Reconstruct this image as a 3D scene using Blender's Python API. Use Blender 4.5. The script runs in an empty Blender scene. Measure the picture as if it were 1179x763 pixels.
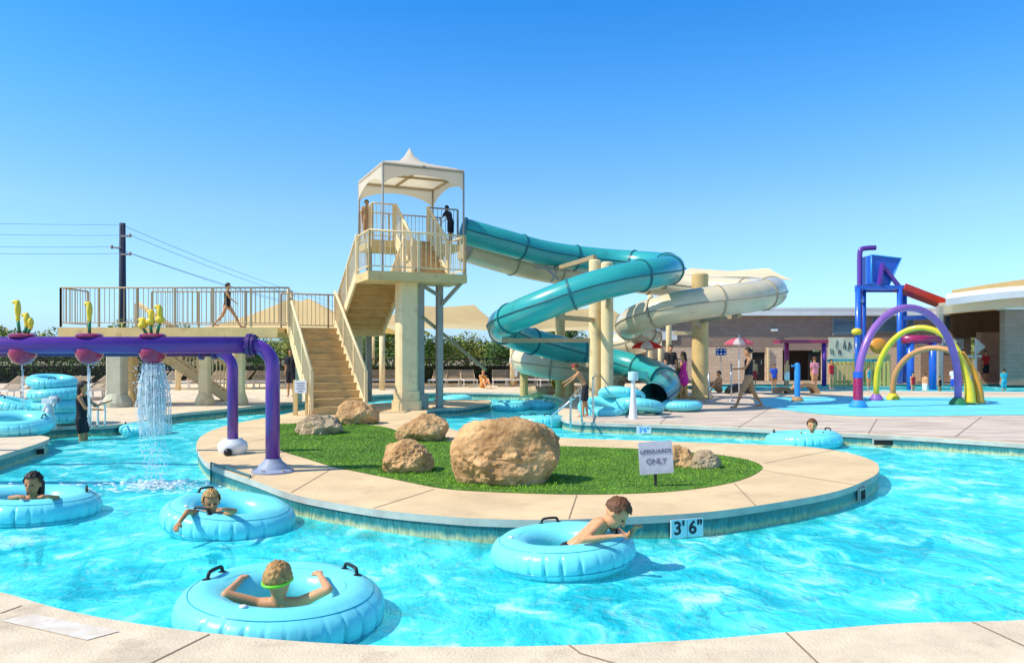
import bpy, math, random
from mathutils import Vector, Matrix, noise
from mathutils.geometry import tessellate_polygon
random.seed(7)
PI = math.pi
S = bpy.context.scene
C = S.collection
F, CX, YH, CH = 880.0, 589.5, 405.0, 1.5
WZ = -0.22                                   # water level

def G(px, py, z=0.0):
    d = (CH - z) * F / (py - YH)
    return Vector(((px - CX) * d / F, d, z))
def W(px, py, d):
    return Vector(((px - CX) * d / F, d, CH - (py - YH) * d / F))

# ---------------------------------------------------------------- materials
MATS = {}
def nodes(m):
    m.use_nodes = True
    nt = m.node_tree
    return nt, nt.nodes, nt.links, nt.nodes['Principled BSDF']
def mat(name, col, rough=0.6, var=0.18, scale=3.0, bump=0.15, bscale=40.0, metal=0.0, spec=0.4, coat=0.0,
        col2=None, island=0.0, stretch=(1, 1, 1), thick=0.01, sub=0.0, dirt=None):
    if name in MATS: return MATS[name]
    m = bpy.data.materials.new(name); MATS[name] = m
    nt, N, L, B = nodes(m)
    tc = N.new('ShaderNodeTexCoord'); mp = N.new('ShaderNodeMapping'); mp.inputs['Scale'].default_value = stretch
    L.new(tc.outputs['Object'], mp.inputs['Vector'])
    nz = N.new('ShaderNodeTexNoise'); nz.inputs['Scale'].default_value = scale; nz.inputs['Detail'].default_value = 7
    nz.inputs['Roughness'].default_value = 0.62
    L.new(mp.outputs[0], nz.inputs['Vector'])
    r = N.new('ShaderNodeValToRGB'); r.color_ramp.elements[0].position = 0.3; r.color_ramp.elements[1].position = 0.7
    a = [max(0, c * (1 - var)) for c in col]; b = [min(1, c * (1 + var)) for c in (col2 or col)]
    r.color_ramp.elements[0].color = (*a, 1); r.color_ramp.elements[1].color = (*b, 1)
    L.new(nz.outputs['Fac'], r.inputs['Fac'])
    out = r.outputs[0]
    if island > 0:
        ge = N.new('ShaderNodeNewGeometry'); mx = N.new('ShaderNodeMix'); mx.data_type = 'RGBA'; mx.blend_type = 'MULTIPLY'
        mr = N.new('ShaderNodeMapRange'); mr.inputs['To Min'].default_value = 1 - island; mr.inputs['To Max'].default_value = 1 + island
        L.new(ge.outputs['Random Per Island'], mr.inputs['Value'])
        cb = N.new('ShaderNodeCombineColor')
        for k in range(3): L.new(mr.outputs[0], cb.inputs[k])
        mx.inputs[0].default_value = 1.0
        L.new(out, mx.inputs[6]); L.new(cb.outputs[0], mx.inputs[7]); out = mx.outputs[2]
    if dirt:
        n2 = N.new('ShaderNodeTexNoise'); n2.inputs['Scale'].default_value = dirt[1]; n2.inputs['Detail'].default_value = 9
        n2.inputs['Roughness'].default_value = 0.7
        L.new(mp.outputs[0], n2.inputs['Vector'])
        r2 = N.new('ShaderNodeValToRGB'); r2.color_ramp.elements[0].position = dirt[2]; r2.color_ramp.elements[1].position = dirt[2] + 0.14
        r2.color_ramp.elements[0].color = (0, 0, 0, 1); r2.color_ramp.elements[1].color = (dirt[3],) * 3 + (1,)
        L.new(n2.outputs['Fac'], r2.inputs['Fac'])
        mx = N.new('ShaderNodeMix'); mx.data_type = 'RGBA'
        L.new(r2.outputs[0], mx.inputs[0]); L.new(out, mx.inputs[6]); mx.inputs[7].default_value = (*dirt[0], 1); out = mx.outputs[2]
    L.new(out, B.inputs['Base Color'])
    B.inputs['Roughness'].default_value = rough; B.inputs['Metallic'].default_value = metal
    B.inputs['Specular IOR Level'].default_value = spec; B.inputs['Coat Weight'].default_value = coat
    B.inputs['Coat Roughness'].default_value = 0.12
    if sub: B.inputs['Subsurface Weight'].default_value = sub; B.inputs['Subsurface Radius'].default_value = (.02, .008, .004)
    if bump:
        nb = N.new('ShaderNodeTexNoise'); nb.inputs['Scale'].default_value = bscale; nb.inputs['Detail'].default_value = 5
        L.new(mp.outputs[0], nb.inputs['Vector'])
        bp = N.new('ShaderNodeBump'); bp.inputs['Strength'].default_value = bump; bp.inputs['Distance'].default_value = thick
        L.new(nb.outputs['Fac'], bp.inputs['Height']); L.new(bp.outputs[0], B.inputs['Normal'])
    return m

def brick_mat(name, c1, c2, mortar, sc=1.0):
    m = bpy.data.materials.new(name); nt, N, L, B = nodes(m)
    tc = N.new('ShaderNodeTexCoord'); mp = N.new('ShaderNodeMapping'); mp.inputs['Rotation'].default_value = (PI / 2, 0, 0)
    L.new(tc.outputs['Object'], mp.inputs['Vector'])
    b = N.new('ShaderNodeTexBrick'); b.inputs['Scale'].default_value = sc
    b.inputs['Color1'].default_value = (*c1, 1); b.inputs['Color2'].default_value = (*c2, 1); b.inputs['Mortar'].default_value = (*mortar, 1)
    b.inputs['Brick Width'].default_value = 0.4; b.inputs['Row Height'].default_value = 0.2; b.inputs['Mortar Size'].default_value = 0.012
    L.new(mp.outputs[0], b.inputs['Vector'])
    L.new(b.outputs['Color'], B.inputs['Base Color']); B.inputs['Roughness'].default_value = 0.9
    bp = N.new('ShaderNodeBump'); bp.inputs['Strength'].default_value = 0.4; bp.inputs['Distance'].default_value = 0.01; bp.invert = True
    L.new(b.outputs['Fac'], bp.inputs['Height']); L.new(bp.outputs[0], B.inputs['Normal'])
    return m

M_deck = mat('sand_concrete', (.74, .59, .40), .85, .16, 2.6, .6, 60, dirt=((.40, .29, .19), 2.2, .52, .5))
M_idk = mat('peach_concrete', (.74, .53, .29), .85, .16, 1.1, .35, 80, dirt=((.44, .28, .16), 2.3, .55, .4))
M_fdk = mat('grey_concrete', (.64, .51, .40), .88, .2, 1.4, .3, 60, dirt=((.30, .21, .16), 1.1, .5, .6), stretch=(.5, 2, 1))
M_coping = mat('coping_stone', (.50, .47, .40), .8, .2, 3, .3, 70)
M_joint = mat('joint_filler', (.30, .21, .14), .9)
M_turf = mat('turf_mat', (.08, .19, .012), .9, .4, 3, .5, 200)
M_blade = mat('grass_blade', (.09, .24, .008), .7, .35, 1.1, 0, island=.45, col2=(.20, .36, .015), dirt=((.36, .34, .09), 1.9, .56, .55))
M_rock = mat('sandstone', (.36, .17, .055), .92, .3, 2.2, .9, 16, col2=(.66, .40, .18), thick=.04, dirt=((.14, .06, .02), 6.0, .56, .8))
M_rockd = mat('sandstone_grey', (.30, .20, .11), .92, .35, 3.5, 1.0, 16, col2=(.50, .38, .23), thick=.05)
M_teal = mat('teal_fibreglass', (.03, .37, .35), .3, .10, 1.5, .02, 10, coat=.5, dirt=((.03, .16, .19), 1.3, .56, .5))
M_tealr = mat('teal_flange', (.01, .14, .16), .4, .1)
M_cream = mat('cream_fibreglass', (.68, .58, .38), .28, .12, 1.2, .02, 10, coat=.4, dirt=((.50, .41, .25), 1.4, .56, .4))
M_creamr = mat('cream_flange', (.40, .34, .24), .5)
M_beige = mat('beige_paint', (.68, .48, .20), .6, .12, 2, .1, dirt=((.38, .22, .09), 2.2, .54, .65))
M_beige2 = mat('pale_paint', (.80, .62, .34), .6, .08, 2, .1, dirt=((.42, .27, .13), 2.4, .55, .55))
M_rail = mat('rail_paint', (.40, .30, .17), .5, .1)
M_steel = mat('steel', (.62, .62, .62), .25, .08, metal=.9)
M_tan = mat('tan_decking', (.60, .40, .16), .75, .2, 3, .3, 30, stretch=(1, 4, 4), dirt=((.30, .17, .07), 2, .55, .6))
M_grcol = mat('grey_steel', (.33, .30, .26), .6, .15)
M_stucco = mat('greenish_stucco', (.52, .50, .36), .85, .12, 3, .3, 60)
M_canvas = mat('white_canvas', (.80, .74, .64), .8, .06, 1.5, .1, 20)
M_sail = mat('tan_sail', (.82, .64, .34), .85, .12, .8, .1, 20)
M_purple = mat('purple_paint', (.12, .035, .30), .28, .12, 3, .02, coat=.4)
M_purpled = mat('dark_purple', (.06, .02, .15), .35, .1)
M_lilac = mat('lilac_paint', (.28, .12, .42), .3, .12, 3, .02, coat=.3)
M_crim = mat('crimson_plastic', (.33, .015, .09), .25, .15, 3, .02, coat=.5)
M_yel = mat('yellow_plastic', (.82, .58, .03), .35, .12, 3, .02, coat=.3)
M_lime = mat('lime_plastic', (.66, .56, .03), .35, .12, 3, .02, coat=.3)
M_orange = mat('orange_plastic', (.72, .28, .03), .35, .12, 3)
M_brown = mat('brown_plastic', (.56, .27, .10), .4, .12, 3)
M_green = mat('green_plastic', (.03, .20, .08), .4, .12, 3)
M_blue = mat('blue_plastic', (.02, .12, .55), .3, .12, 3, .02, coat=.3)
M_lblue = mat('light_blue_plastic', (.04, .30, .70), .35, .12, 3)
M_red = mat('red_plastic', (.55, .03, .02), .3, .12, 3, coat=.3)
M_white = mat('white_paint', (.78, .77, .74), .45, .06, 3)
M_black = mat('black_rubber', (.012, .012, .014), .45, .2, 8)
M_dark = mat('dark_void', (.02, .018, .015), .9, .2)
M_vinyl = mat('aqua_vinyl', (.19, .76, .81), .34, .12, 2.2, .25, 7, coat=.12, spec=.4, thick=.03, dirt=((.30, .74, .78), 3, .56, .5))
M_vin2 = mat('aqua_vinyl_seam', (.02, .36, .46), .3, .12, 2.2, .1, 9, coat=.2)  # deeper aqua vinyl of the weld seams
M_skin = mat('skin', (.68, .33, .15), .55, .14, 6, .05, 60, sub=.15)
M_skin2 = mat('tan_skin', (.50, .235, .10), .55, .14, 6, .05, 60, sub=.15)
M_hblond = mat('blond_hair', (.46, .26, .085), .6, .55, 60, .6, 120, stretch=(1, 1, .3))
M_hbrown = mat('brown_hair', (.14, .055, .02), .6, .5, 60, .6, 120, stretch=(1, 1, .3))
M_hdark = mat('dark_hair', (.018, .012, .010), .5, .4, 60, .6, 120)
M_eye = mat('eye_dark', (.02, .015, .01), .2, .1)
M_lip = mat('lip', (.42, .12, .09), .5, .1)
M_gog = mat('goggle_green', (.20, .75, .03), .35, .1)
M_cblack = mat('black_cloth', (.015, .016, .022), .8, .3, 20, .2)
M_cpink = mat('pink_cloth', (.85, .03, .34), .8, .15, 12, .3)
M_cred = mat('red_cloth', (.48, .02, .03), .8, .15, 12, .3)
M_cblue = mat('blue_cloth', (.02, .10, .60), .8, .15, 12, .3)
M_cturq = mat('turquoise_cloth', (.03, .40, .50), .8, .15, 12, .3)
M_ctan = mat('tan_cloth', (.42, .24, .12), .8, .15, 12, .3)
M_cwhite = mat('white_cloth', (.75, .72, .70), .8, .08, 12, .2)
M_pad = mat('blue_pad', (.17, .70, .80), .55, .14, 1.2, .1, dirt=((.20, .58, .68), 1.0, .55, .7))
def translucent(m, col, k=.45):
    nt = m.node_tree; N = nt.nodes; L = nt.links; B = N['Principled BSDF']; t_ = N.new('ShaderNodeBsdfTranslucent'); t_.inputs['Color'].default_value = (*col, 1)
    mx = N.new('ShaderNodeMixShader'); mx.inputs[0].default_value = k; L.new(B.outputs[0], mx.inputs[1]); L.new(t_.outputs[0], mx.inputs[2]); L.new(mx.outputs[0], N['Material Output'].inputs['Surface'])
translucent(M_canvas, (.95, .78, .50)); translucent(M_sail, (.98, .80, .44), .55)
M_redfab = mat('red_fabric', (.75, .03, .02)); M_pink = mat('pink_fabric', (.80, .12, .20)); M_whfab = mat('white_fabric', (.85, .80, .80))
for m_, c_ in ((M_redfab, (.9, .05, .03)), (M_pink, (.9, .2, .28)), (M_whfab, (.9, .8, .8))): translucent(m_, c_, .5)
M_tile = mat('tile_white', (.52, .72, .74), .35, .1)
M_ink = mat('ink', (.015, .02, .03), .5, .1)
M_signw = mat('sign_board', (.62, .60, .66), .6, .12, 8, dirt=((.40, .38, .42), 9, .58, .6))
M_signp = mat('sign_ink', (.20, .18, .27), .6, .1)
M_wood = mat('dark_post', (.06, .045, .03), .8, .2)
M_leafd = mat('leaf_dark', (.06, .14, .022), .75, .4, .7, 0, island=.6)
M_leafm = mat('leaf_mid', (.11, .19, .035), .75, .35, .7, 0, island=.55)
M_leafy = mat('leaf_yellow', (.26, .28, .05), .75, .3, .7, 0, island=.5)
M_trunk = mat('bark', (.12, .09, .05), .9, .3, 10, .5, 30)
M_dirt = mat('desert_ground', (.36, .27, .18), .95, .25, .15, .3, 5)
M_shadefab = mat('windscreen', (.03, .045, .025), .9, .3, 3)
M_roof = mat('roof_white', (.80, .78, .74), .7, .1, 1)
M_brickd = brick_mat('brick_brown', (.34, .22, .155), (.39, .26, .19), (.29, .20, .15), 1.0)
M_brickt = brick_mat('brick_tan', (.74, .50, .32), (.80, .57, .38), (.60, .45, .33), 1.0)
M_glassd = mat('window_glass', (.10, .17, .22), .12, .1, 2, .0, spec=.7)
M_drop = None

def wall_mat():
    m = bpy.data.materials.new('pool_wall_tile'); nt, N, L, B = nodes(m)
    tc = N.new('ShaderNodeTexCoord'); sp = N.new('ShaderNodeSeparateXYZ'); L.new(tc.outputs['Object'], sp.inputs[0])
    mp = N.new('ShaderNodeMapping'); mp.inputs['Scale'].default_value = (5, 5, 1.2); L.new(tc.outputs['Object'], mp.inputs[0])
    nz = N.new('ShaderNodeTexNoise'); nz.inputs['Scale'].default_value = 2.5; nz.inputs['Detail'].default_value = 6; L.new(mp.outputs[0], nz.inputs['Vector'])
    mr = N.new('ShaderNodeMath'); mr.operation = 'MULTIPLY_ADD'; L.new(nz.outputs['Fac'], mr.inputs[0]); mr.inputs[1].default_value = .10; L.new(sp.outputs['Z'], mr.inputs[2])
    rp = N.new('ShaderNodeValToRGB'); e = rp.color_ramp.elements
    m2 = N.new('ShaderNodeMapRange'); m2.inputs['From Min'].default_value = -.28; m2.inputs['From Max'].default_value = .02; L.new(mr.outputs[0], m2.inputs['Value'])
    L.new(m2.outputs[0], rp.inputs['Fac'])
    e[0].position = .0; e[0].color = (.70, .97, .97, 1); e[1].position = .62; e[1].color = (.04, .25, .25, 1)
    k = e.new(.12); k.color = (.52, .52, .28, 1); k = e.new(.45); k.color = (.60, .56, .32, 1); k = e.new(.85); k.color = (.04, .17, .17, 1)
    n2 = N.new('ShaderNodeTexNoise'); n2.inputs['Scale'].default_value = 9; n2.inputs['Detail'].default_value = 6; L.new(mp.outputs[0], n2.inputs['Vector'])
    mx = N.new('ShaderNodeMix'); mx.data_type = 'RGBA'; mx.blend_type = 'MULTIPLY'; mx.inputs[0].default_value = .8
    r2 = N.new('ShaderNodeValToRGB'); r2.color_ramp.elements[0].position = .35; r2.color_ramp.elements[0].color = (.45, .5, .45, 1); r2.color_ramp.elements[1].position = .6
    L.new(n2.outputs['Fac'], r2.inputs['Fac']); L.new(rp.outputs[0], mx.inputs[6]); L.new(r2.outputs[0], mx.inputs[7])
    L.new(mx.outputs[2], B.inputs['Base Color']); B.inputs['Roughness'].default_value = .35
    return m
M_wall = wall_mat()

def water_mat(name='pool_water'):
    m = bpy.data.materials.new(name); nt, N, L, B = nodes(m)
    out = N['Material Output']
    tc = N.new('ShaderNodeTexCoord')
    mp = N.new('ShaderNodeMapping'); mp.inputs['Scale'].default_value = (1, .8, 1); mp.inputs['Rotation'].default_value = (0, 0, .3); L.new(tc.outputs['Object'], mp.inputs[0])
    # swirled coordinates
    wn = N.new('ShaderNodeTexNoise'); wn.inputs['Scale'].default_value = .9; wn.inputs['Detail'].default_value = 3; L.new(mp.outputs[0], wn.inputs['Vector'])
    sc = N.new('ShaderNodeVectorMath'); sc.operation = 'SCALE'; sc.inputs['Scale'].default_value = 1.6; L.new(wn.outputs['Color'], sc.inputs[0])
    ad = N.new('ShaderNodeVectorMath'); L.new(mp.outputs[0], ad.inputs[0]); L.new(sc.outputs[0], ad.inputs[1])
    n1 = N.new('ShaderNodeTexNoise'); n1.inputs['Scale'].default_value = 2.1; n1.inputs['Detail'].default_value = 8; n1.inputs['Roughness'].default_value = .62; n1.inputs['Distortion'].default_value = .5
    L.new(ad.outputs[0], n1.inputs['Vector'])
    rp = N.new('ShaderNodeValToRGB'); e = rp.color_ramp.elements
    e[0].position = .30; e[0].color = (.015, .68, .86, 1); e[1].position = .68; e[1].color = (.60, 1, .98, 1)
    k = e.new(.44); k.color = (.02, .80, .92, 1); k = e.new(.55); k.color = (.12, .96, 1, 1)
    L.new(n1.outputs['Fac'], rp.inputs['Fac'])  # pale patches paint foam and caustic light into the surface colour
    # thin pale streaks: foam, with caustic light painted into the colour
    n2 = N.new('ShaderNodeTexNoise'); n2.inputs['Scale'].default_value = 5; n2.inputs['Detail'].default_value = 6; n2.inputs['Distortion'].default_value = 1.2; L.new(ad.outputs[0], n2.inputs['Vector'])
    r2 = N.new('ShaderNodeValToRGB'); r2.color_ramp.elements[0].position = .56; r2.color_ramp.elements[1].position = .74
    r2.color_ramp.elements[1].color = (.6, .6, .6, 1)
    L.new(n2.outputs['Fac'], r2.inputs['Fac'])
    mx = N.new('ShaderNodeMix'); mx.data_type = 'RGBA'; L.new(r2.outputs[0], mx.inputs[0]); L.new(rp.outputs[0], mx.inputs[6]); mx.inputs[7].default_value = (.55, 1, .98, 1)
    df = N.new('ShaderNodeBsdfDiffuse'); L.new(mx.outputs[2], df.inputs['Color'])
    hs = [(2.6, .045), (9, .018), (30, .005)]
    prev = None
    for s, dist in hs:
        nb = N.new('ShaderNodeTexNoise'); nb.inputs['Scale'].default_value = s; nb.inputs['Detail'].default_value = 3; nb.inputs['Distortion'].default_value = .8
        L.new(mp.outputs[0], nb.inputs['Vector'])
        bp = N.new('ShaderNodeBump'); bp.inputs['Strength'].default_value = 1; bp.inputs['Distance'].default_value = dist * 1.5
        L.new(nb.outputs['Fac'], bp.inputs['Height'])
        if prev: L.new(prev.outputs[0], bp.inputs['Normal'])
        prev = bp
    L.new(prev.outputs[0], df.inputs['Normal'])
    tr = N.new('ShaderNodeBsdfTransparent'); tr.inputs[0].default_value = (.50, 1, 1, 1)
    fo = N.new('ShaderNodeMapRange'); fo.inputs['From Min'].default_value = .36; fo.inputs['From Max'].default_value = .68; fo.inputs['To Min'].default_value = .42; fo.inputs['To Max'].default_value = .85
    L.new(n1.outputs['Fac'], fo.inputs['Value'])
    ms = N.new('ShaderNodeMixShader'); L.new(fo.outputs[0], ms.inputs[0]); L.new(tr.outputs[0], ms.inputs[1]); L.new(df.outputs[0], ms.inputs[2])
    gl = N.new('ShaderNodeBsdfGlossy'); gl.inputs['Roughness'].default_value = .07; L.new(prev.outputs[0], gl.inputs['Normal'])
    fr = N.new('ShaderNodeFresnel'); fr.inputs['IOR'].default_value = 1.30; L.new(prev.outputs[0], fr.inputs['Normal'])
    fm = N.new('ShaderNodeMath'); fm.operation = 'MULTIPLY'; fm.inputs[1].default_value = .55; L.new(fr.outputs[0], fm.inputs[0])
    m3 = N.new('ShaderNodeMixShader'); L.new(fm.outputs[0], m3.inputs[0]); L.new(ms.outputs[0], m3.inputs[1]); L.new(gl.outputs[0], m3.inputs[2])
    L.new(m3.outputs[0], out.inputs['Surface'])
    N.remove(B)
    return m
M_water = water_mat()
M_floor = mat('pool_plaster', (.66, .98, .99), .7, .03, 1.5, .1)

def spray_mat():
    m = bpy.data.materials.new('spray'); nt, N, L, B = nodes(m)
    B.inputs['Base Color'].default_value = (.88, .95, .97, 1); B.inputs['Roughness'].default_value = .15
    tc = N.new('ShaderNodeTexCoord'); nz = N.new('ShaderNodeTexNoise'); nz.inputs['Scale'].default_value = 14; L.new(tc.outputs['Object'], nz.inputs['Vector'])
    r = N.new('ShaderNodeValToRGB'); r.color_ramp.elements[0].position = .35; r.color_ramp.elements[0].color = (.15,) * 3 + (1,); r.color_ramp.elements[1].position = .7
    L.new(nz.outputs['Fac'], r.inputs['Fac']); L.new(r.outputs[0], B.inputs['Alpha'])
    return m
M_drop = spray_mat()

# ---------------------------------------------------------------- mesh building
def catmull(pts, n=6, closed=False):
    out = []; N_ = len(pts)
    rng = range(N_) if closed else range(N_ - 1)
    for i in rng:
        g = (lambda k: pts[k % N_]) if closed else (lambda k: pts[max(0, min(N_ - 1, k))])
        p0, p1, p2, p3 = g(i - 1), g(i), g(i + 1), g(i + 2)
        for j in range(n):
            t = j / n
            out.append(.5 * ((2 * p1) + (p2 - p0) * t + (2 * p0 - 5 * p1 + 4 * p2 - p3) * t * t + (3 * p1 - p0 - 3 * p2 + p3) * t ** 3))
    if not closed: out.append(pts[-1].copy())
    return out

def root_offset(parent):
    off = Vector((0, 0, 0)); o = parent
    while o is not None:
        off += o.location; o = o.parent
    return off

class MB:
    def __init__(s): s.v = []; s.f = []
    def add(s, vs, fs):
        b = len(s.v); s.v += [Vector(v) for v in vs]; s.f += [tuple(b + i for i in f) for f in fs]; return s
    def hexa(s, p):   # 4 bottom ccw, 4 top
        return s.add(p, [(3, 2, 1, 0), (4, 5, 6, 7), (0, 1, 5, 4), (1, 2, 6, 5), (2, 3, 7, 6), (3, 0, 4, 7)])
    def box(s, c, d, rz=0, ch=0):
        c = Vector(c); x, y, z = [k / 2 for k in d]; R = Matrix.Rotation(rz, 3, 'Z')
        if ch:
            prof = [(-x + ch, -y), (x - ch, -y), (x, -y + ch), (x, y - ch), (x - ch, y), (-x + ch, y), (-x, y - ch), (-x, -y + ch)]
            vs = [c + R @ Vector((a, b, -z)) for a, b in prof] + [c + R @ Vector((a, b, z)) for a, b in prof]
            return s.add(vs, [tuple(range(7, -1, -1)), tuple(range(8, 16))] + [(i, (i + 1) % 8, 8 + (i + 1) % 8, 8 + i) for i in range(8)])
        return s.hexa([c + R @ Vector(q) for q in [(-x, -y, -z), (x, -y, -z), (x, y, -z), (-x, y, -z), (-x, -y, z), (x, -y, z), (x, y, z), (-x, y, z)]])
    def bar(s, p0, p1, w, h=None):
        p0, p1 = Vector(p0), Vector(p1); h = h or w; d = (p1 - p0).normalized()
        up = Vector((0, 0, 1)) if abs(d.z) < .97 else Vector((0, 1, 0))
        a = d.cross(up).normalized() * w / 2; b = a.cross(d).normalized() * h / 2
        return s.hexa([p0 - a - b, p0 + a - b, p1 + a - b, p1 - a - b, p0 - a + b, p0 + a + b, p1 + a + b, p1 - a + b])
    def tube(s, pts, r, seg=10, caps=True, closed=False, flat=1.0):
        pts = [Vector(p) for p in pts]; n = len(pts); rings = []
        rr = r if isinstance(r, (list, tuple)) else [r] * n
        N_ = None
        for i, p in enumerate(pts):
            if closed: t = (pts[(i + 1) % n] - pts[i - 1]).normalized()
            else: t = (pts[min(i + 1, n - 1)] - pts[max(i - 1, 0)]).normalized()
            if N_ is None: N_ = t.orthogonal().normalized() if abs(t.z) > .97 else t.cross(Vector((0, 0, 1))).normalized()
            N_ = (N_ - t * N_.dot(t)).normalized(); B_ = t.cross(N_)
            rings.append([p + (N_ * math.cos(2 * PI * k / seg) + B_ * math.sin(2 * PI * k / seg) * flat) * rr[i] for k in range(seg)])
        vs = [v for rg in rings for v in rg]; fs = []
        for i in range(n if closed else n - 1):
            j = (i + 1) % n
            for k in range(seg): fs.append((i * seg + k, i * seg + (k + 1) % seg, j * seg + (k + 1) % seg, j * seg + k))
        if caps and not closed: fs += [tuple(range(seg - 1, -1, -1)), tuple((n - 1) * seg + k for k in range(seg))]
        return s.add(vs, fs)
    def lathe(s, prof, c=(0, 0, 0), seg=20, R=None):
        c = Vector(c); vs = []; n = len(prof)
        for r, z in prof:
            for k in range(seg):
                q = Vector((r * math.cos(2 * PI * k / seg), r * math.sin(2 * PI * k / seg), z))
                vs.append(c + (R @ q if R else q))
        fs = [(i * seg + k, i * seg + (k + 1) % seg, (i + 1) * seg + (k + 1) % seg, (i + 1) * seg + k) for i in range(n - 1) for k in range(seg)]
        fs += [tuple(range(seg - 1, -1, -1)), tuple((n - 1) * seg + k for k in range(seg))]
        return s.add(vs, fs)
    def ell(s, c, rad, R=None, seg=16, rings=10):
        prof = [(math.sin(PI * i / rings), -math.cos(PI * i / rings)) for i in range(rings + 1)]
        prof[0] = (.01, -1); prof[-1] = (.01, 1)
        c = Vector(c); vs = []
        for r, z in prof:
            for k in range(seg):
                q = Vector((r * math.cos(2 * PI * k / seg) * rad[0], r * math.sin(2 * PI * k / seg) * rad[1], z * rad[2]))
                vs.append(c + (R @ q if R else q))
        n = len(prof)
        fs = [(i * seg + k, i * seg + (k + 1) % seg, (i + 1) * seg + (k + 1) % seg, (i + 1) * seg + k) for i in range(n - 1) for k in range(seg)]
        fs += [tuple(range(seg - 1, -1, -1)), tuple((n - 1) * seg + k for k in range(seg))]
        return s.add(vs, fs)
    def capsule(s, p0, p1, r0, r1=None, seg=12):
        r1 = r0 if r1 is None else r1; p0, p1 = Vector(p0), Vector(p1)
        d = p1 - p0; L_ = d.length
        if L_ < 1e-5: return s.ell(p0, (r0,) * 3)
        z = d / L_; x = z.orthogonal().normalized(); y = z.cross(x); R = Matrix((x, y, z)).transposed()
        prof = [(r0 * math.sin(a), -r0 * math.cos(a)) for a in (.12, .5, .9, 1.3)] + [(r0, 0), (r1, L_)] + [(r1 * math.sin(a), L_ - r1 * math.cos(a)) for a in (PI - 1.3, PI - .9, PI - .5, PI - .12)]
        return s.lathe(prof, p0, seg, R)
    def mesh(s, name, off=Vector((0, 0, 0))):
        me = bpy.data.meshes.new(name); me.from_pydata([tuple(v - off) for v in s.v], [], s.f); me.update(); return me
    def build(s, name, m, parent=None, smooth=False, local=False, auto=None):
        off = Vector((0, 0, 0)) if (local or parent is None) else root_offset(parent)
        me = s.mesh(name, off); me.materials.append(m)
        if smooth:
            me.polygons.foreach_set('use_smooth', [True] * len(me.polygons))
            if auto: me.set_sharp_from_angle(angle=math.radians(auto))
        o = bpy.data.objects.new(name, me); C.objects.link(o); o.parent = parent
        return o

def tag(o, label=None, cat=None, group=None, kind=None):
    if label: o['label'] = label
    if cat: o['category'] = cat
    if group: o['group'] = group
    if kind: o['kind'] = kind
    return o
def thing(name, label, cat, loc=(0, 0, 0), rz=0, group=None):
    o = bpy.data.objects.new(name, None); C.objects.link(o); o.location = loc; o.rotation_euler = (0, 0, rz)
    o.empty_display_size = .2
    return tag(o, label, cat, group)
def kids(o): return [c for c in bpy.data.objects if c.parent == o]
def copy_tree(o, parent=None):
    c = o.copy(); C.objects.link(c); c.parent = parent
    for ch in kids(o): copy_tree(ch, c)
    return c
def struct(o): o['kind'] = 'structure'; return o

def text_mesh(txt, size, ext=.002):
    cu = bpy.data.curves.new('t', 'FONT'); cu.body = txt; cu.size = size; cu.extrude = ext; cu.align_x = 'CENTER'; cu.align_y = 'CENTER'; cu.offset = size * .02
    o = bpy.data.objects.new('t', cu); C.objects.link(o)
    bpy.context.view_layer.update()
    me = bpy.data.meshes.new_from_object(o.evaluated_get(bpy.context.evaluated_depsgraph_get()))
    bpy.data.objects.remove(o); bpy.data.curves.remove(cu)
    return me
def place_text(name, txt, size, m, parent, loc, rot):
    me = text_mesh(txt, size); me.materials.clear(); me.materials.append(m)
    o = bpy.data.objects.new(name, me); C.objects.link(o); o.parent = parent; o.location = loc; o.rotation_euler = rot
    return o

def organic(mb, name, m, parent, voxel, smooth=3, off=None):
    """union of overlapping closed shapes -> one continuous skin"""
    off = root_offset(parent) if off is None else off
    me = mb.mesh(name, off); o = bpy.data.objects.new(name, me); C.objects.link(o)
    r = o.modifiers.new('r', 'REMESH'); r.mode = 'VOXEL'; r.voxel_size = voxel
    if smooth:
        sm = o.modifiers.new('s', 'SMOOTH'); sm.factor = .6; sm.iterations = smooth
    bpy.context.view_layer.update()
    dg = bpy.context.evaluated_depsgraph_get()
    m2 = bpy.data.meshes.new_from_object(o.evaluated_get(dg))
    o.modifiers.clear(); o.data = m2; bpy.data.meshes.remove(me)
    m2.name = name; m2.materials.clear(); m2.materials.append(m)
    m2.polygons.foreach_set('use_smooth', [True] * len(m2.polygons))
    o.parent = parent
    return o

def poly_mesh(name, loops, z, m, top_off=0):
    """flat sheet from outer loop and hole loops (xy)"""
    L_ = [[Vector((p.x, p.y, 0)) for p in lp] for lp in loops]
    tris = tessellate_polygon(L_)
    vs = [Vector((p.x, p.y, z)) for lp in L_ for p in lp]
    fs = []
    for t in tris:
        a, b, c = [vs[i] for i in t]
        n = (b - a).cross(c - a).z
        fs.append(t if n > 0 else (t[0], t[2], t[1]))
    mb = MB(); mb.add(vs, fs); return mb.build(name, m)
def wall_loop(mb, loop, z0, z1, inward):
    n = len(loop); vs = [Vector((p.x, p.y, z0)) for p in loop] + [Vector((p.x, p.y, z1)) for p in loop]
    mb.add(vs, [(i, (i + 1) % n, n + (i + 1) % n, n + i) if inward else (n + i, n + (i + 1) % n, (i + 1) % n, i) for i in range(n)])
def offset_loop(loop, d):
    n = len(loop); out = []
    area = sum(loop[i].x * loop[(i + 1) % n].y - loop[(i + 1) % n].x * loop[i].y for i in range(n))
    sg = 1 if area > 0 else -1
    for i in range(n):
        t = (loop[(i + 1) % n] - loop[i - 1]); t.z = 0; t.normalize()
        out.append(loop[i] + Vector((t.y, -t.x, 0)) * d * sg)
    return out

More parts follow.
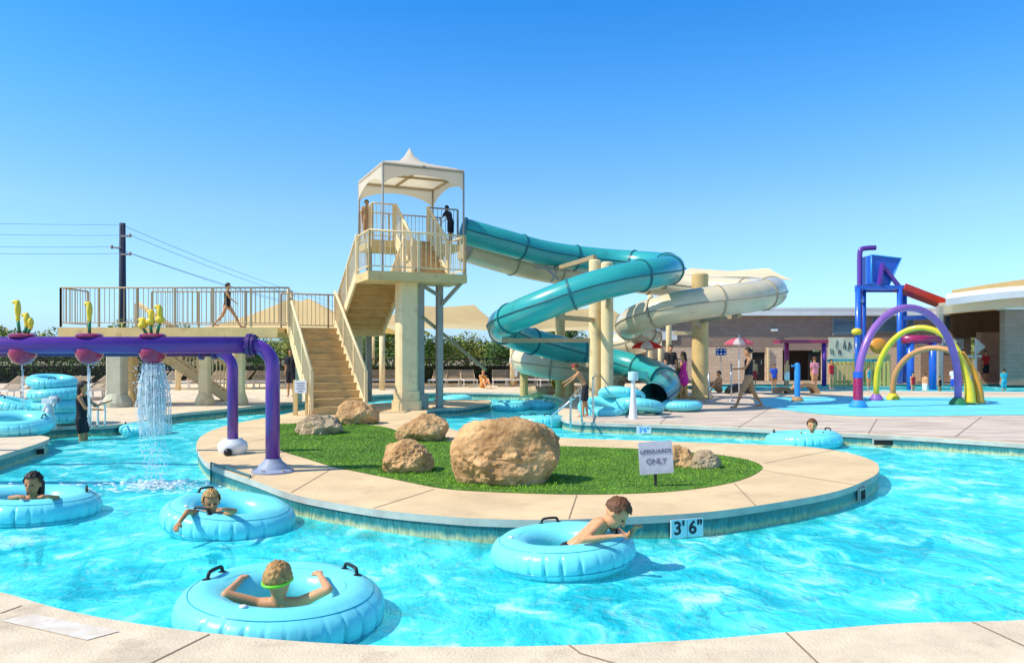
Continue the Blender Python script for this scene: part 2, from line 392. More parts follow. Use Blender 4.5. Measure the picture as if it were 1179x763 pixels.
# ================================================================ SETTING
pool_px = [(-140, 655), (-60, 672), (0, 681), (60, 698), (120, 711), (200, 723), (300, 734), (400, 741), (520, 744), (660, 742), (800, 736), (920, 726), (1040, 717), (1179, 713), (1330, 700),
           (1480, 640), (1480, 580), (1380, 535), (1280, 519), (1179, 511), (1040, 502), (940, 497), (860, 493), (770, 489), (690, 486.5), (655, 484), (644, 478), (643, 469), (648, 460), (630, 454.5),
           (580, 452), (500, 452), (430, 454.5), (380, 459), (334, 463.5), (254, 471), (195, 477), (157, 485), (120, 489.5), (75, 490.5), (44, 494), (42, 499.5), (57, 503.5), (47, 509), (28, 515.5), (0, 524), (-80, 548), (-170, 590)]
pool = catmull([G(*p) for p in pool_px], 6, True)
isl_px = [(226, 511), (229, 521), (238, 532), (258, 541), (290, 552), (335, 568), (385, 578.5), (440, 587), (500, 593), (560, 597), (640, 598), (729, 594.5), (820, 588.5), (902, 577), (964, 565), (1000, 551),
          (1012, 541), (1005, 530), (972, 520), (923, 513.5), (861, 511), (760, 507.5), (680, 505), (600, 501), (540, 497.5), (516, 492), (500, 482), (491, 474), (500, 470.5), (530, 469), (552, 466), (566, 462.5), (558, 460), (520, 460),
          (470, 462.5), (420, 465), (380, 468.5), (349, 472), (318, 478.5), (276, 486), (250, 493), (233, 501)]
isl = catmull([G(*p) for p in isl_px], 6, True)
gr_px = [(306, 498), (310, 491), (324, 488), (370, 487), (433, 490), (462, 497), (517, 508), (580, 512), (646, 513.5), (732, 516.5), (800, 521), (850, 527), (877, 536), (869, 546), (840, 556), (790, 564), (732, 568), (653, 569), (561, 566),
         (508, 562), (456, 552), (407, 542), (381, 536.5), (350, 527), (325, 519), (308, 508)]
grl = catmull([G(*p) for p in gr_px], 6, True)
# outer deck with the pool cut out; the inner strip round the pool is coping
rect = [Vector((-45, -6, 0)), Vector((60, -6, 0)), Vector((60, 36, 0)), Vector((-45, 36, 0))]
pool2 = catmull([G(*p, 0) for p in [(800, 449), (900, 450.5), (1020, 450), (1179, 451), (1330, 451), (1330, 444), (1179, 442), (1000, 442), (880, 442), (800, 443)]], 5, True)
cop = offset_loop(pool, .30)
struct(poly_mesh('deck', [rect, cop, pool2], 0, M_deck))
mb = MB()
n = len(pool); mb.add([p.copy() for p in pool] + [p.copy() for p in cop], [(i, (i + 1) % n, n + (i + 1) % n, n + i) for i in range(n)])
o = mb.build('pool_coping', M_deck); struct(o)
mb = MB(); wall_loop(mb, pool, -.07, 0, True); struct(mb.build('coping_face', M_coping))
pw = offset_loop(pool, .015)
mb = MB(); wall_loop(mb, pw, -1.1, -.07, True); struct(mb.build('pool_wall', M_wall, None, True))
# darker wetter deck on the far side of the river
fd = catmull([G(*p, .004) for p in [(690, 484.5), (770, 487), (860, 491), (940, 495), (1040, 500), (1179, 509), (1330, 520), (1330, 490), (1179, 479), (1040, 480.5), (960, 480), (880, 466), (860, 457), (900, 452.5), (1040, 453), (1179, 454), (1400, 454), (1400, 452.2), (1179, 452.2), (860, 452), (790, 452), (700, 456), (670, 462), (664, 474)]], 4, True)
struct(poly_mesh('far_deck', [fd], .004, M_fdk))
pad = catmull([G(*p, .008) for p in [(872, 464), (900, 471), (960, 477.5), (1040, 479), (1179, 477.5), (1330, 480), (1400, 466), (1300, 459), (1179, 457.5), (1040, 457), (930, 456.5), (880, 458.5)]], 6, True)
struct(poly_mesh('splash_pad', [pad], .008, M_pad))
struct(poly_mesh('ground', [[Vector((-4000, -400, 0)), Vector((4000, -400, 0)), Vector((4000, 6000, 0)), Vector((-4000, 6000, 0))], rect], -.01, M_dirt))
# pool 2 walls
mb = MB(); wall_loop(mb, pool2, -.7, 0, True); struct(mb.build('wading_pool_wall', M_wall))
# floors
struct(poly_mesh('pool_floor', [offset_loop(pool, .4)], -.98, M_floor))
# island
struct(poly_mesh('island_deck', [isl, grl], 0, M_idk))
mb = MB(); wall_loop(mb, isl, -.07, 0, False); struct(mb.build('island_coping', M_coping))
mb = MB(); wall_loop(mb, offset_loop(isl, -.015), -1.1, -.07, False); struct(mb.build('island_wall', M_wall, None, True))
struct(poly_mesh('lawn_base', [grl], .004, M_turf))
# water with real swell
def water(name, x0, x1, y0, y1, st, z, amp):
    nx, ny = int((x1 - x0) / st) + 1, int((y1 - y0) / st) + 1
    vs = []
    for j in range(ny):
        for i in range(nx):
            x, y = x0 + i * st, y0 + j * st
            h = noise.noise(Vector((x * .9 + .5 * y, y * 1.1, 0))) * 1.0 + noise.noise(Vector((x * 2.3, y * 2.6 + x, 3))) * .55 + noise.noise(Vector((x * 5.2 - y, y * 5.6, 7))) * .25
            vs.append((x, y, z + h * amp))
    mb = MB(); mb.v = [Vector(v) for v in vs]
    mb.f = [(j * nx + i, j * nx + i + 1, (j + 1) * nx + i + 1, (j + 1) * nx + i) for j in range(ny - 1) for i in range(nx - 1)]
    return struct(mb.build(name, M_water, None, True))
water('pool_water', -13, 15.5, 2.6, 28.9, .085, WZ, .022)
water('wading_pool_water', 8, 40, 28.6, 37, .4, -.1, .01)

# expansion joints in the concrete, thin strips on the slab
def strip(px0, px1, w=.012, z=.003):
    a, b = G(*px0), G(*px1); d = (b - a).normalized(); nrm = Vector((-d.y, d.x, 0)) * w / 2; up = Vector((0, 0, z))
    return MB().add([a - nrm + up, b - nrm + up, b + nrm + up, a + nrm + up], [(0, 1, 2, 3)])
mb = MB()
for a, b in [((241, 730), (150, 775)), ((655, 742), (668, 752)), ((668, 752), (800, 790)), ((0, 706), (25, 697)), ((1120, 716), (1300, 800)), ((905, 728), (980, 800)),
             ((430, 585), (500, 563)), ((655, 597), (664, 570)), ((335, 567), (381, 540)), ((870, 582), (845, 556)), ((985, 558), (870, 540)), ((229, 519), (305, 505)), ((960, 518), (880, 533)), ((760, 508), (765, 517)), ((286, 551), (325, 525))]:
    s_ = strip(a, b); mb.add(s_.v, s_.f)
for a, b in [((850, 492), (890, 468)), ((1000, 499), (1010, 482)), ((1100, 503), (1130, 480)), ((760, 488), (790, 456)), ((660, 483), (1150, 461))][:4]:
    s_ = strip(a, b, .02, .007); mb.add(s_.v, s_.f)
struct(mb.build('expansion_joints', M_joint))
# faded rectangular marking on the near deck
M_faded = mat('faded_paint', (.74, .66, .56), .85, .1, 8, .2, dirt=((.66, .54, .41), 6, .45, .9))
a, b, c, d = G(2, 715), G(38, 707), G(138, 727), G(100, 737)
mb = MB(); mb.add([p + Vector((0, 0, .004)) for p in (a, d, c, b)], [(0, 1, 2, 3)]); struct(mb.build('faded_marking', M_faded))

# grass blades (stuff)
def inside(p, lp):
    c = False; n = len(lp); j = n - 1
    for i in range(n):
        if (lp[i].y > p[1]) != (lp[j].y > p[1]) and p[0] < (lp[j].x - lp[i].x) * (p[1] - lp[i].y) / (lp[j].y - lp[i].y) + lp[i].x: c = not c
        j = i
    return c
xs = [p.x for p in grl]; ys = [p.y for p in grl]
vs, fs = [], []
for _ in range(90000):
    x, y = random.uniform(min(xs), max(xs)), random.uniform(min(ys), max(ys))
    if not inside((x, y), grl): continue
    a = random.uniform(0, 2 * PI); h = random.uniform(.010, .026); w = .006; l = random.uniform(-.02, .02)
    b = len(vs); ca, sa = math.cos(a) * w, math.sin(a) * w
    vs += [Vector((x - ca, y - sa, .004)), Vector((x + ca, y + sa, .004)), Vector((x + l, y + random.uniform(-.02, .02), h))]
    fs.append((b, b + 1, b + 2))
for cx_, cy_, w_ in ((582, 560, 128), (466, 545, 62), (484, 508, 58), (408, 489, 48), (361, 501, 54), (783, 538, 32), (813, 540, 40)):
    d_ = 1320 / (cy_ - YH); rx = w_ * d_ / F / 2; c_ = G(cx_, cy_) + Vector((0, rx * .62, 0))
    for _ in range(int(900 * rx)):
        a = random.uniform(0, 2 * PI); q = random.uniform(.86, 1.1); x, y = c_.x + math.cos(a) * rx * q, c_.y + math.sin(a) * rx * .8 * q
        h = random.uniform(.02, .05); w = .006; b = len(vs); a = random.uniform(0, PI); ca, sa = math.cos(a) * w, math.sin(a) * w
        vs += [Vector((x - ca, y - sa, .004)), Vector((x + ca, y + sa, .004)), Vector((x + random.uniform(-.03, .03), y + random.uniform(-.03, .03), h))]; fs.append((b, b + 1, b + 2))
mb = MB(); mb.v = vs; mb.f = fs
tag(mb.build('lawn_grass', M_blade), 'short bright green turf on the island', 'grass', kind='stuff')

# ================================================================ BOULDERS
def boulder(label, cx, cy, w, h, dep, seed, m, flat=.5, rot=0.0, subd=5, cut=1.0):
    d = 1320 / (cy - YH); base = G(cx, cy)
    sx, sz = w * d / F / 2, h * d / F
    import bmesh
    bm = bmesh.new(); bmesh.ops.create_icosphere(bm, subdivisions=subd + 1, radius=1)
    rnd = random.Random(seed)
    planes = [(Vector((rnd.gauss(0, 1), rnd.gauss(0, 1), rnd.gauss(0, .8))).normalized(), rnd.uniform(.72, .93)) for _ in range(int(13 * cut))]
    for v in bm.verts:
        p = v.co.copy()
        for nrm, q in planes:
            dd = p.dot(nrm) - q
            if dd > 0: p -= nrm * dd * .88
        o3 = Vector((seed * 3.1, seed, 0))
        p += p.normalized() * (.16 * noise.noise(p * 1.4 + o3) + .08 * noise.noise(p * 3.3 + o3) + .045 * abs(noise.noise(p * 8 + o3)) + .02 * noise.noise(p * 17 + o3))
        msk = max(0, min(1, noise.noise(p * 1.1 + o3 * 2) * 4))
        p += p.normalized() * msk * (.06 * noise.noise(p * 7 + o3) - .05 * abs(noise.noise(p * 13 + o3)))
        v.co = Matrix.Rotation(rot, 3, 'Z') @ p
    x0 = max(abs(v.co.x) for v in bm.verts); zt = max(v.co.z for v in bm.verts)
    zb = -flat
    for v in bm.verts:
        if v.co.z < zb: v.co.z = zb + (v.co.z - zb) * .1
        if seed == 3: v.co.x = math.copysign(abs(v.co.x / x0) ** .8 * x0, v.co.x)
        v.co = Vector((v.co.x / x0 * sx, v.co.y / x0 * sx * dep, (v.co.z - zb) / (zt - zb) * sz - .02))
    me = bpy.data.meshes.new('boulder'); bm.to_mesh(me); bm.free(); me.materials.append(m)
    me.polygons.foreach_set('use_smooth', [True] * len(me.polygons)); me.set_sharp_from_angle(angle=math.radians(40))
    o = bpy.data.objects.new('boulder', me); C.objects.link(o); o.location = base + Vector((0, sx * dep * .75, 0))
    return tag(o, label, 'boulder', 'boulders on the island lawn')
boulder('largest sandstone boulder in the middle of the lawn', 582, 560, 134, 80, .8, 3, M_rock, .62, .3)
boulder('small blocky pale boulder just left of the largest one', 466, 545, 66, 40, .85, 11, M_rock, .6, .9, cut=1.6)
boulder('brown peaked boulder behind the small blocky one', 484, 508, 62, 33, .9, 21, M_rock, .35, .2, cut=1.6)
boulder('rounded tan boulder at the foot of the stairs', 408, 489, 52, 29, .9, 31, M_rock, .35, .7)
boulder('low dark boulder at the left end of the lawn', 361, 501, 58, 24, .9, 41, M_rockd, .3, .1)
boulder('low brown rock partly hidden behind the sign', 783, 538, 36, 27, .9, 52, M_rock, .35, .6)
boulder('flat grey rock right of the sign', 813, 540, 44, 23, .8, 61, M_rockd, .35, .2)

# ================================================================ SIGN
b = G(755, 560)
t = thing('lawn_sign', 'small grey board sign reading LIFEGUARDS ONLY staked in the lawn', 'sign', b)
MB().box(b + Vector((0, .012, .15)), (.03, .02, .36)).build('post', M_wood, t)
bd = MB().box((0, 0, 0), (.38, .012, .36), 0).build('board', M_signw, t, local=True); bd.location = (0, -.008, .325); bd.rotation_euler = (0, math.radians(-3.5), math.radians(3))
place_text('lettering', 'LIFEGUARDS', .062, M_signp, bd, (0, -.009, .07), (PI / 2, 0, 0))
place_text('lettering', 'ONLY', .085, M_signp, bd, (0, -.009, -.04), (PI / 2, 0, 0))

# depth tiles on the island wall
def wall_at(px, py):
    p = G(px, py); best = min(range(len(isl)), key=lambda i: (isl[i] - p).length)
    t_ = (isl[(best + 1) % len(isl)] - isl[best - 1]).normalized()
    q = p
    return isl[best], t_
p, tv = wall_at(790, 592)
if tv.x < 0: tv = -tv
nrm = Vector((tv.y, -tv.x, 0)); ang = math.atan2(tv.y, tv.x)
t = thing('depth_marker', "white tile depth marker reading 3' 6\" on the island wall", 'depth marker', p + nrm * .012 + Vector((0, 0, -.13)), ang)
for sx, ch in ((-.085, "3'"), (.085, '6"')):
    MB().box((sx, 0, 0), (.164, .016, .17)).build('tile', M_tile, t, local=True)
    place_text('numeral', ch, .17, M_ink, t, (sx, -.0115, 0), (PI / 2, 0, 0))
def far_marker(px, py, txt, lab):
    p = G(px, py); q = min(pool, key=lambda v: (v - p).length)
    t = thing('depth_marker', lab, 'depth marker', q + Vector((0, -.03, -.12)))
    MB().box((0, 0, 0), (.30, .02, .15)).build('tile', M_white, t, local=True)
    place_text('numeral', txt, .14, M_lblue, t, (0, -.013, 0), (PI / 2, 0, 0))
far_marker(745, 488, "3'6\"", "small white depth tile on the far river wall behind the sign")
# drain slots
def slot(name, lab, c, w, h, rz=0):
    t = thing(name, lab, 'drain', c, rz)
    MB().box((0, 0, 0), (w, .03, h)).build('opening', M_dark, t, local=True)
    m_ = MB()
    for sx in (-1, 1): m_.box((sx * w / 2, -.008, 0), (.02, .03, h + .03))
    m_.box((0, -.008, h / 2), (w, .03, .02)); m_.build('frame', M_coping, t, local=True)
p, tv = wall_at(991, 556)
if tv.x < 0: tv = -tv
slot('skimmer', 'dark square skimmer opening in the right end of the island wall', p + Vector((tv.y, -tv.x, 0)) * .006 + Vector((0, 0, -.13)), .22, .12, math.atan2(tv.y, tv.x))
p = min(pool, key=lambda v: (v - G(1022, 501)).length); slot('skimmer', 'long dark skimmer slot in the far river wall', p + Vector((0, -.02, -.12)), .5, .1, -.1)
p = G(44, 510); p = min(pool, key=lambda v: (v - p).length); slot('skimmer', 'dark inlet in the wall under the left deck corner', p + Vector((.02, -.01, -.13)), .14, .1, .9)

# ================================================================ INFLATABLE TUBES
def tube_proto(R=.463, r=.182, col=None, n=30):
    root = thing('swim_tube', 'tube', 'swim tube')
    nt_, np_ = 300, 26
    vs = []
    for i in range(nt_):
        th = 2 * PI * i / nt_
        dent = abs(math.cos(n * th / 2 + .9 * math.sin(3 * th))) ** 34
        for k in range(np_):
            ph = 2 * PI * k / np_
            outer = math.exp(-((((ph + PI) % (2 * PI)) - PI + .12) / .60) ** 2)
            rr = r * (1 - .24 * dent * outer * (.6 + .4 * math.sin(5 * th)) + .006 * math.sin(5 * th + 3 * ph))
            seam = .9 if k in (5, 6) else 1
            # crease on the shoulder
            rr *= 1 - .06 * math.exp(-((ph - .95) / .11) ** 2) - .05 * math.exp(-((ph - 2.0) / .11) ** 2)
            vs.append(Vector(((R + rr * math.cos(ph)) * math.cos(th), (R + rr * math.cos(ph)) * math.sin(th), rr * .84 * math.sin(ph))))
    mb = MB(); mb.v = vs
    mb.f = [(i * np_ + k, ((i + 1) % nt_) * np_ + k, ((i + 1) % nt_) * np_ + (k + 1) % np_, i * np_ + (k + 1) % np_) for i in range(nt_) for k in range(np_)]
    mb.build('ring', col or M_vinyl, root, True, local=True)
    sm = MB()
    for ph in (.95, 2.0, -.35):
        rr = r * (.945 if ph > 0 else 1.002)
        sm.tube([Vector(((R + rr * math.cos(ph)) * math.cos(t_), (R + rr * math.cos(ph)) * math.sin(t_), rr * .84 * math.sin(ph))) for t_ in [2 * PI * i / 96 for i in range(96)]], .0042, 6, closed=True)
    sm.build('weld_seam', M_vin2, root, True, local=True)
    vv = MB(); vv.lathe([(.022, 0), (.022, .012), (.012, .016)], Vector((0, R, r * .83)), 12); vv.build('valve', M_white, root, True, local=True)
    for a in (0, PI):
        h = MB(); ca, sa = math.cos(a), math.sin(a)
        T = Vector((-sa, ca, 0)); Rr = Vector((ca, sa, 0)); zc = r * .82
        pts = [Rr * (R + .02) + T * s_ + Vector((0, 0, z_)) for s_, z_ in ((-.085, zc - .02), (-.075, zc + .025), (-.05, zc + .042), (.05, zc + .042), (.075, zc + .025), (.085, zc - .02))]
        h.tube(catmull(pts, 4), .012, 8)
        for s_ in (-.085, .085): h.ell(Rr * (R + .02) + T * s_ + Vector((0, 0, zc - .005)), (.032, .032, .012))
        h.build('handle', M_black, root, True, local=True)
    return root
def place_tube(pr, loc, tilt=(0, 0), rz=0, sc=1.0, label='', group='blue swim tubes floating in the river', first=False, h2=None):
    o = copy_tree(pr)
    if h2 is not None: [c for c in kids(o) if c.name.startswith('handle')][-1].rotation_euler = (0, 0, math.radians(h2 - rz - 180))
    o.location = loc; o.rotation_euler = (math.radians(tilt[0]), math.radians(tilt[1]), math.radians(rz)); o.scale = (sc,) * 3
    return tag(o, label, 'swim tube', group)
TP = tube_proto()
TZ = -.12
def on(px, py, z=TZ):
    d = (CH - z) * F / (py - YH); return Vector(((px - CX) * d / F, d, z))
T1 = place_tube(TP, on(325, 699), (0, -3), 168, 1.0, 'blue swim tube nearest the camera, carrying the blond child in green goggles', h2=42)
T2 = place_tube(TP, on(648, 633), (-3, 1), 100, .915, 'blue swim tube in front of the island with a boy leaning over its rim', h2=-4)
T3 = place_tube(TP, on(264, 595), (3, -6), 140, .98, 'blue swim tube beside the purple posts, carrying a small child', h2=258)
T4 = place_tube(TP, on(38, 583), (0, -3), 200, 1.0, 'blue swim tube at the left edge holding the dark haired swimmer', h2=30)
T5 = place_tube(TP, on(925, 506.5), (2, 3), 165, 1.04, 'blue swim tube in the far channel, right of the lawn', h2=10)
T6 = place_tube(TP, on(622, 485), (0, 4), 110, .92, 'bright empty swim tube behind the largest boulder')
T7 = place_tube(TP, on(588, 467.5, -.1), (0, 0), 50, .92, 'empty tube afloat in front of the planter, left one of the pair')
T8 = place_tube(TP, on(618, 466, -.1), (0, 0), 130, .88, 'empty tube afloat in front of the planter, right one of the pair')
T9 = place_tube(TP, on(168, 493.5), (0, 0), 20, .8, 'small blue tube afloat behind the falling water')
T10 = place_tube(TP, on(526, 459, -.1), (0, 0), 20, .8, 'distant tube in the back channel behind the low curved wall')
# stacks on the decks
g = 'blue swim tubes stored on the decks'
base = G(52, 491)
for k, lab in enumerate(['bottom tube of the leaning stack on the left deck', 'second tube up in the stack on the left deck', 'third tube up in the stack on the left deck', 'top tube of the stack on the left deck']):
    place_tube(TP, base + Vector(((.0, .03, -.05, -.16)[k], .5, .15 + .245 * k)), ((0, 1, -1, 3)[k], (0, 1, -2, -7)[k]), 40 * k, (.84, .84, .86, .74)[k], lab, g)
place_tube(TP, G(-6, 503) + Vector((0, .55, .18)), (8, 3), 10, 1.0, 'large tube lying at the left edge in front of the stack', g)
place_tube(TP, G(8, 492) + Vector((-.1, .7, .32)), (10, 14), 60, 1.0, 'tube propped on the one at the left edge', g)
base = G(720, 479)
place_tube(TP, base + Vector((-.45, .55, .17)), (12, -4), 15, .95, 'left tube of the heap beside the white pylon', g)
place_tube(TP, base + Vector((.42, .62, .20)), (4, 10), 75, .95, 'right tube of the heap beside the white pylon', g)
place_tube(TP, base + Vector((.05, .95, .43)), (14, 6), 130, .9, 'tube on top of the heap beside the white pylon', g)
place_tube(TP, G(789, 474.5) + Vector((0, .4, .15)), (0, 0), 30, .80, 'single tube lying flat right of the heap, in front of the woman in pink', g)

for c in kids(TP) + [TP]: bpy.data.objects.remove(c)
# ================================================================ PEOPLE
def frame(f, u=Vector((0, 0, 1))):
    f = f.normalized(); r = f.cross(u).normalized(); u2 = r.cross(f); return r, f, u2
def head_parts(mb, c, f, u, s):
    r, f, u = frame(f, u); R = Matrix((r, f, u)).transposed()
    P = lambda x, y, z: c + R @ Vector((x, y, z)) * s
    mb.ell(P(0, -.005, .025), (.078 * s, .092 * s, .092 * s), R)
    mb.ell(P(0, .022, -.04), (.061 * s, .064 * s, .07 * s), R)
    mb.ell(P(0, .03, -.085), (.03 * s, .032 * s, .022 * s), R)
    mb.capsule(P(0, .088, .012), P(0, .104, -.022), .009 * s, .014 * s, 8)
    for k in (-1, 1):
        mb.ell(P(k * .077, -.004, -.005), (.012 * s, .02 * s, .03 * s), R, 10, 6)
    return R, P
def face(par, c, f, u, s):
    r, f, u = frame(f, u); R = Matrix((r, f, u)).transposed(); P = lambda x, y, z: c + R @ Vector((x, y, z)) * s
    for k in (-1, 1):
        MB().ell(P(k * .030, .079, .004), (.012 * s, .008 * s, .008 * s), R, 8, 6).build('eye', M_eye, par, True)
    MB().ell(P(0, .079, -.055), (.021 * s, .008 * s, .007 * s), R, 8, 6).build('mouth', M_lip, par, True)
def hair(par, c, f, u, s, m, style='short'):
    r, f, u = frame(f, u); R = Matrix((r, f, u)).transposed()
    mb = MB(); seg, rg = 72, 44; vs = []; idx = {}
    for i in range(rg + 1):
        for k in range(seg):
            th = PI * i / rg; a = 2 * PI * k / seg
            q = Vector((math.sin(th) * math.cos(a), math.sin(th) * math.sin(a), -math.cos(th)))
            nn = noise.noise(q * 4 + c) * .07 + noise.noise(Vector((q.x * 16, q.y * 16, q.z * 5)) + c) * .11
            cutf = q.y > .42 + .06 * math.sin(9 * a) and q.z < .42
            cutn = q.z < (-.35 if q.y < .1 else -.1)
            sh = (1.08 + nn) * (1.0 if q.z > -.2 else .97)
            vs.append(c + R @ (Vector((q.x * .084, q.y * .098 - .006, q.z * .100 + .026)) * sh) * s)
            idx[(i, k)] = not (cutf or cutn)
    fs = []
    for i in range(rg):
        for k in range(seg):
            k2 = (k + 1) % seg
            if idx[(i, k)] and idx[(i + 1, k)] and idx[(i, k2)] and idx[(i + 1, k2)]:
                fs.append((i * seg + k, i * seg + k2, (i + 1) * seg + k2, (i + 1) * seg + k))
    mb.add(vs, fs); P = lambda x, y, z: c + R @ Vector((x, y, z)) * s
    if style == 'long': mb.capsule(P(0, -.065, 0), P(0, -.10, -.24), .062 * s, .03 * s)
    if style == 'bob':
        for k in (-1, 0, 1): mb.capsule(P(k * .055, -.05, -.0), P(k * .06, -.05, -.11), .04 * s, .03 * s)
    if style == 'bun': mb.ell(P(0, -.10, .05), (.04 * s,) * 3)
    return mb.build('hair', m, par, True)
def hand(mb, w, e, s, curl=.5, palm_dir=None):
    """five fingered hand continuing from the wrist w, coming from the elbow e"""
    f = (w - e).normalized(); pd = (palm_dir or Vector((0, 0, -1))); side = f.cross(pd).normalized(); pd = side.cross(f).normalized()
    pc = w + f * .045 * s
    for k in (-1.0, 0, 1.0): mb.capsule(w + side * k * .014 * s, w + f * .075 * s + side * k * .022 * s, .015 * s, .014 * s, 8)
    for k, ln in ((-1.5, .055), (-.5, .068), (.5, .073), (1.5, .062)):
        a = w + f * .078 * s + side * k * .019 * s; ang_ = curl * .6
        b_ = a + (f * math.cos(ang_) + pd * math.sin(ang_)) * ln * .5 * s + side * k * .004 * s
        c_ = b_ + (f * math.cos(ang_ * 2.2) + pd * math.sin(ang_ * 2.2)) * ln * .5 * s
        mb.capsule(a, b_, .0088 * s, .008 * s, 8); mb.capsule(b_, c_, .008 * s, .0068 * s, 8)
    a = w + f * .02 * s + side * .026 * s; b_ = a + (f * .6 + side * .7 + pd * .3).normalized() * .035 * s
    mb.capsule(a, b_, .012 * s, .0095 * s, 8); mb.capsule(b_, b_ + (f * .85 + pd * .4).normalized() * .028 * s, .0095 * s, .008 * s, 8)

def person(J, label, skin, hcol, clothes=(), hstyle='short', s=1.0, hs=None, fwd=None, up=None, vox=.02, hands=False, near=False, group=None, cap=None, root=None, pdir=None):
    """J: joints in world coordinates"""
    root_loc = root or Vector((J['pelvis'].x, J['pelvis'].y, min(J[k].z for k in J)))
    t = thing('person', label, 'person', root_loc, 0, group)
    hs = hs or s; mb = MB(); f = fwd or Vector((0, -1, 0)); u = up or Vector((0, 0, 1))
    chest = (J['shL'] + J['shR']) / 2; side = (J['shR'] - J['shL']).normalized(); pv = J['pelvis']
    low = lambda a, b_, t_: a + (b_ - a) * t_
    head_parts(mb, J['head'], f, u, hs)
    mb.capsule(chest + (J['head'] - chest) * .02, J['head'] + (chest - J['head']) * .25, .052 * s, .047 * s)
    w = (J['shR'] - J['shL']).length / 2
    mb.capsule(J['shL'], J['shR'], .048 * s)
    for k in (-1, 1):
        mb.capsule(low(chest, pv, .12) + side * k * w * .50, low(chest, pv, .62) + side * k * w * .32, .088 * s, .08 * s)
        mb.capsule(low(chest, pv, .62) + side * k * w * .30, pv + side * k * w * .38, .08 * s, .095 * s)
    for q in 'LR':
        mb.capsule(J['sh' + q], J['el' + q], .045 * s, .034 * s); mb.capsule(J['el' + q], J['ha' + q], .034 * s, .023 * s)
        if hands: hand(mb, J['ha' + q], J['el' + q], s * 1.0, .7, (pdir or {}).get(q))
        else:
            fd_ = (J['ha' + q] - J['el' + q]).normalized(); mb.capsule(J['ha' + q], J['ha' + q] + fd_ * .10 * s, .028 * s, .02 * s)
        if 'kn' + q in J:
            hip = pv + side * (-1 if q == 'L' else 1) * .085 * s
            mb.capsule(hip, J['kn' + q], .085 * s, .055 * s); mb.capsule(J['kn' + q], J['an' + q], .056 * s, .034 * s)
            mb.ell(low(J['kn' + q], J['an' + q], .28), (.052 * s, .058 * s, .10 * s))
            if 'to' + q in J: mb.capsule(J['an' + q] - Vector((0, 0, .02 * s)), J['to' + q], .036 * s, .024 * s)
    body = organic(mb, 'body', skin, t, vox, 3)
    if near: face(t, J['head'], f, u, hs)
    if hcol: hair(t, J['head'], f, u, hs, hcol, hstyle)
    e = .016 * s
    for kind, m in clothes:
        cb = MB()
        if kind in ('shirt', 'swimsuit', 'dress', 'top'):
            for k in (-1, 1):
                lo = .62 if kind != 'top' else .4
                cb.capsule(low(chest, pv, .14) + side * k * w * .50, low(chest, pv, lo) + side * k * w * .32, .088 * s + e, .08 * s + e)
                if kind != 'top': cb.capsule(low(chest, pv, .62) + side * k * w * .30, pv + side * k * w * .38, .08 * s + e, .095 * s + e)
            if kind == 'shirt':
                cb.capsule(J['shL'], J['shR'], .048 * s + e)
                for q in 'LR': cb.capsule(J['sh' + q], low(J['sh' + q], J['el' + q], .65), .046 * s + e, .046 * s + e)
            if kind == 'dress' and 'knL' in J:
                a_ = pv; b_ = low(pv, (J['knL'] + J['knR']) / 2, .55)
                cb.capsule(a_ + Vector((0, 0, .02)), b_, .14 * s, .20 * s, 16)
        if kind in ('shorts', 'skirt') and 'knL' in J:
            cb.capsule(pv - side * w * .4, pv + side * w * .4, .10 * s + e)
            for q in 'LR':
                hip = pv + side * (-1 if q == 'L' else 1) * .085 * s
                cb.capsule(hip, low(hip, J['kn' + q], .85 if kind == 'shorts' else .5), .088 * s + e, .075 * s + e)
        organic(cb, {'top': 'swim_top'}.get(kind, kind), m, t, max(.02, vox), 2)
    if cap:
        r_, f_, u_ = frame(f, u); R = Matrix((r_, f_, u_)).transposed()
        cm = MB(); cm.ell(J['head'] + u_ * .045 * hs, (.088 * hs, .10 * hs, .082 * hs), R)
        cm.ell(J['head'] + u_ * .035 * hs + f_ * .10 * hs, (.06 * hs, .06 * hs, .012 * hs), R)
        organic(cm, 'cap', cap, t, .012, 2)
    return t
def stand(x, y, z, deg, H=1.65, walk=0.0, arms=(0, 0), bend=(0.1, 0.1), lean=0.0, raise_=(0, 0)):
    k = H / 1.70; a = math.radians(deg); f = Vector((math.cos(a), math.sin(a), 0)); s_ = f.cross(Vector((0, 0, 1)))   # right
    O = Vector((x, y, z)); U = Vector((0, 0, 1)); J = {}
    P = lambda fx, sx, ux: O + (f * fx + s_ * sx + U * ux) * k
    J['pelvis'] = P(0, 0, .92 - .05 * walk)
    L_ = lambda h: lean * (h - .92)
    dz = -.05 * walk
    J['head'] = P(L_(1.58) + .02, 0, 1.58 + dz - abs(lean) * .15)
    for q, sg in (('L', -1), ('R', 1)):
        i = 0 if q == 'L' else 1
        sh = P(L_(1.38), sg * .165, 1.385 + dz - abs(lean) * .1); J['sh' + q] = sh
        al = arms[i]; bl = arms[i] + bend[i]; ra = raise_[i]
        dirU = lambda t_, o: (f * math.sin(t_) - U * math.cos(t_) + s_ * sg * o).normalized()
        J['el' + q] = sh + dirU(al, .12 + ra) * .27 * k; J['ha' + q] = J['el' + q] + dirU(bl, .0 + ra * .3) * .24 * k
        th = walk * (.55 if q == 'L' else -.45)
        hip = P(0, sg * .085, .92 + dz)
        J['kn' + q] = hip + (f * math.sin(th + .05) - U * math.cos(th)) * .43 * k
        sh_th = th - (.35 * walk if q == 'R' else .05)
        J['an' + q] = J['kn' + q] + (f * math.sin(sh_th) - U * math.cos(sh_th)) * .42 * k
        J['to' + q] = J['an' + q] + (f * .16 - U * .045) * k
    mz = min(J['anL'].z, J['anR'].z) - .075 * k - z
    for q in J: J[q] = J[q] - Vector((0, 0, mz))
    return J, k, f

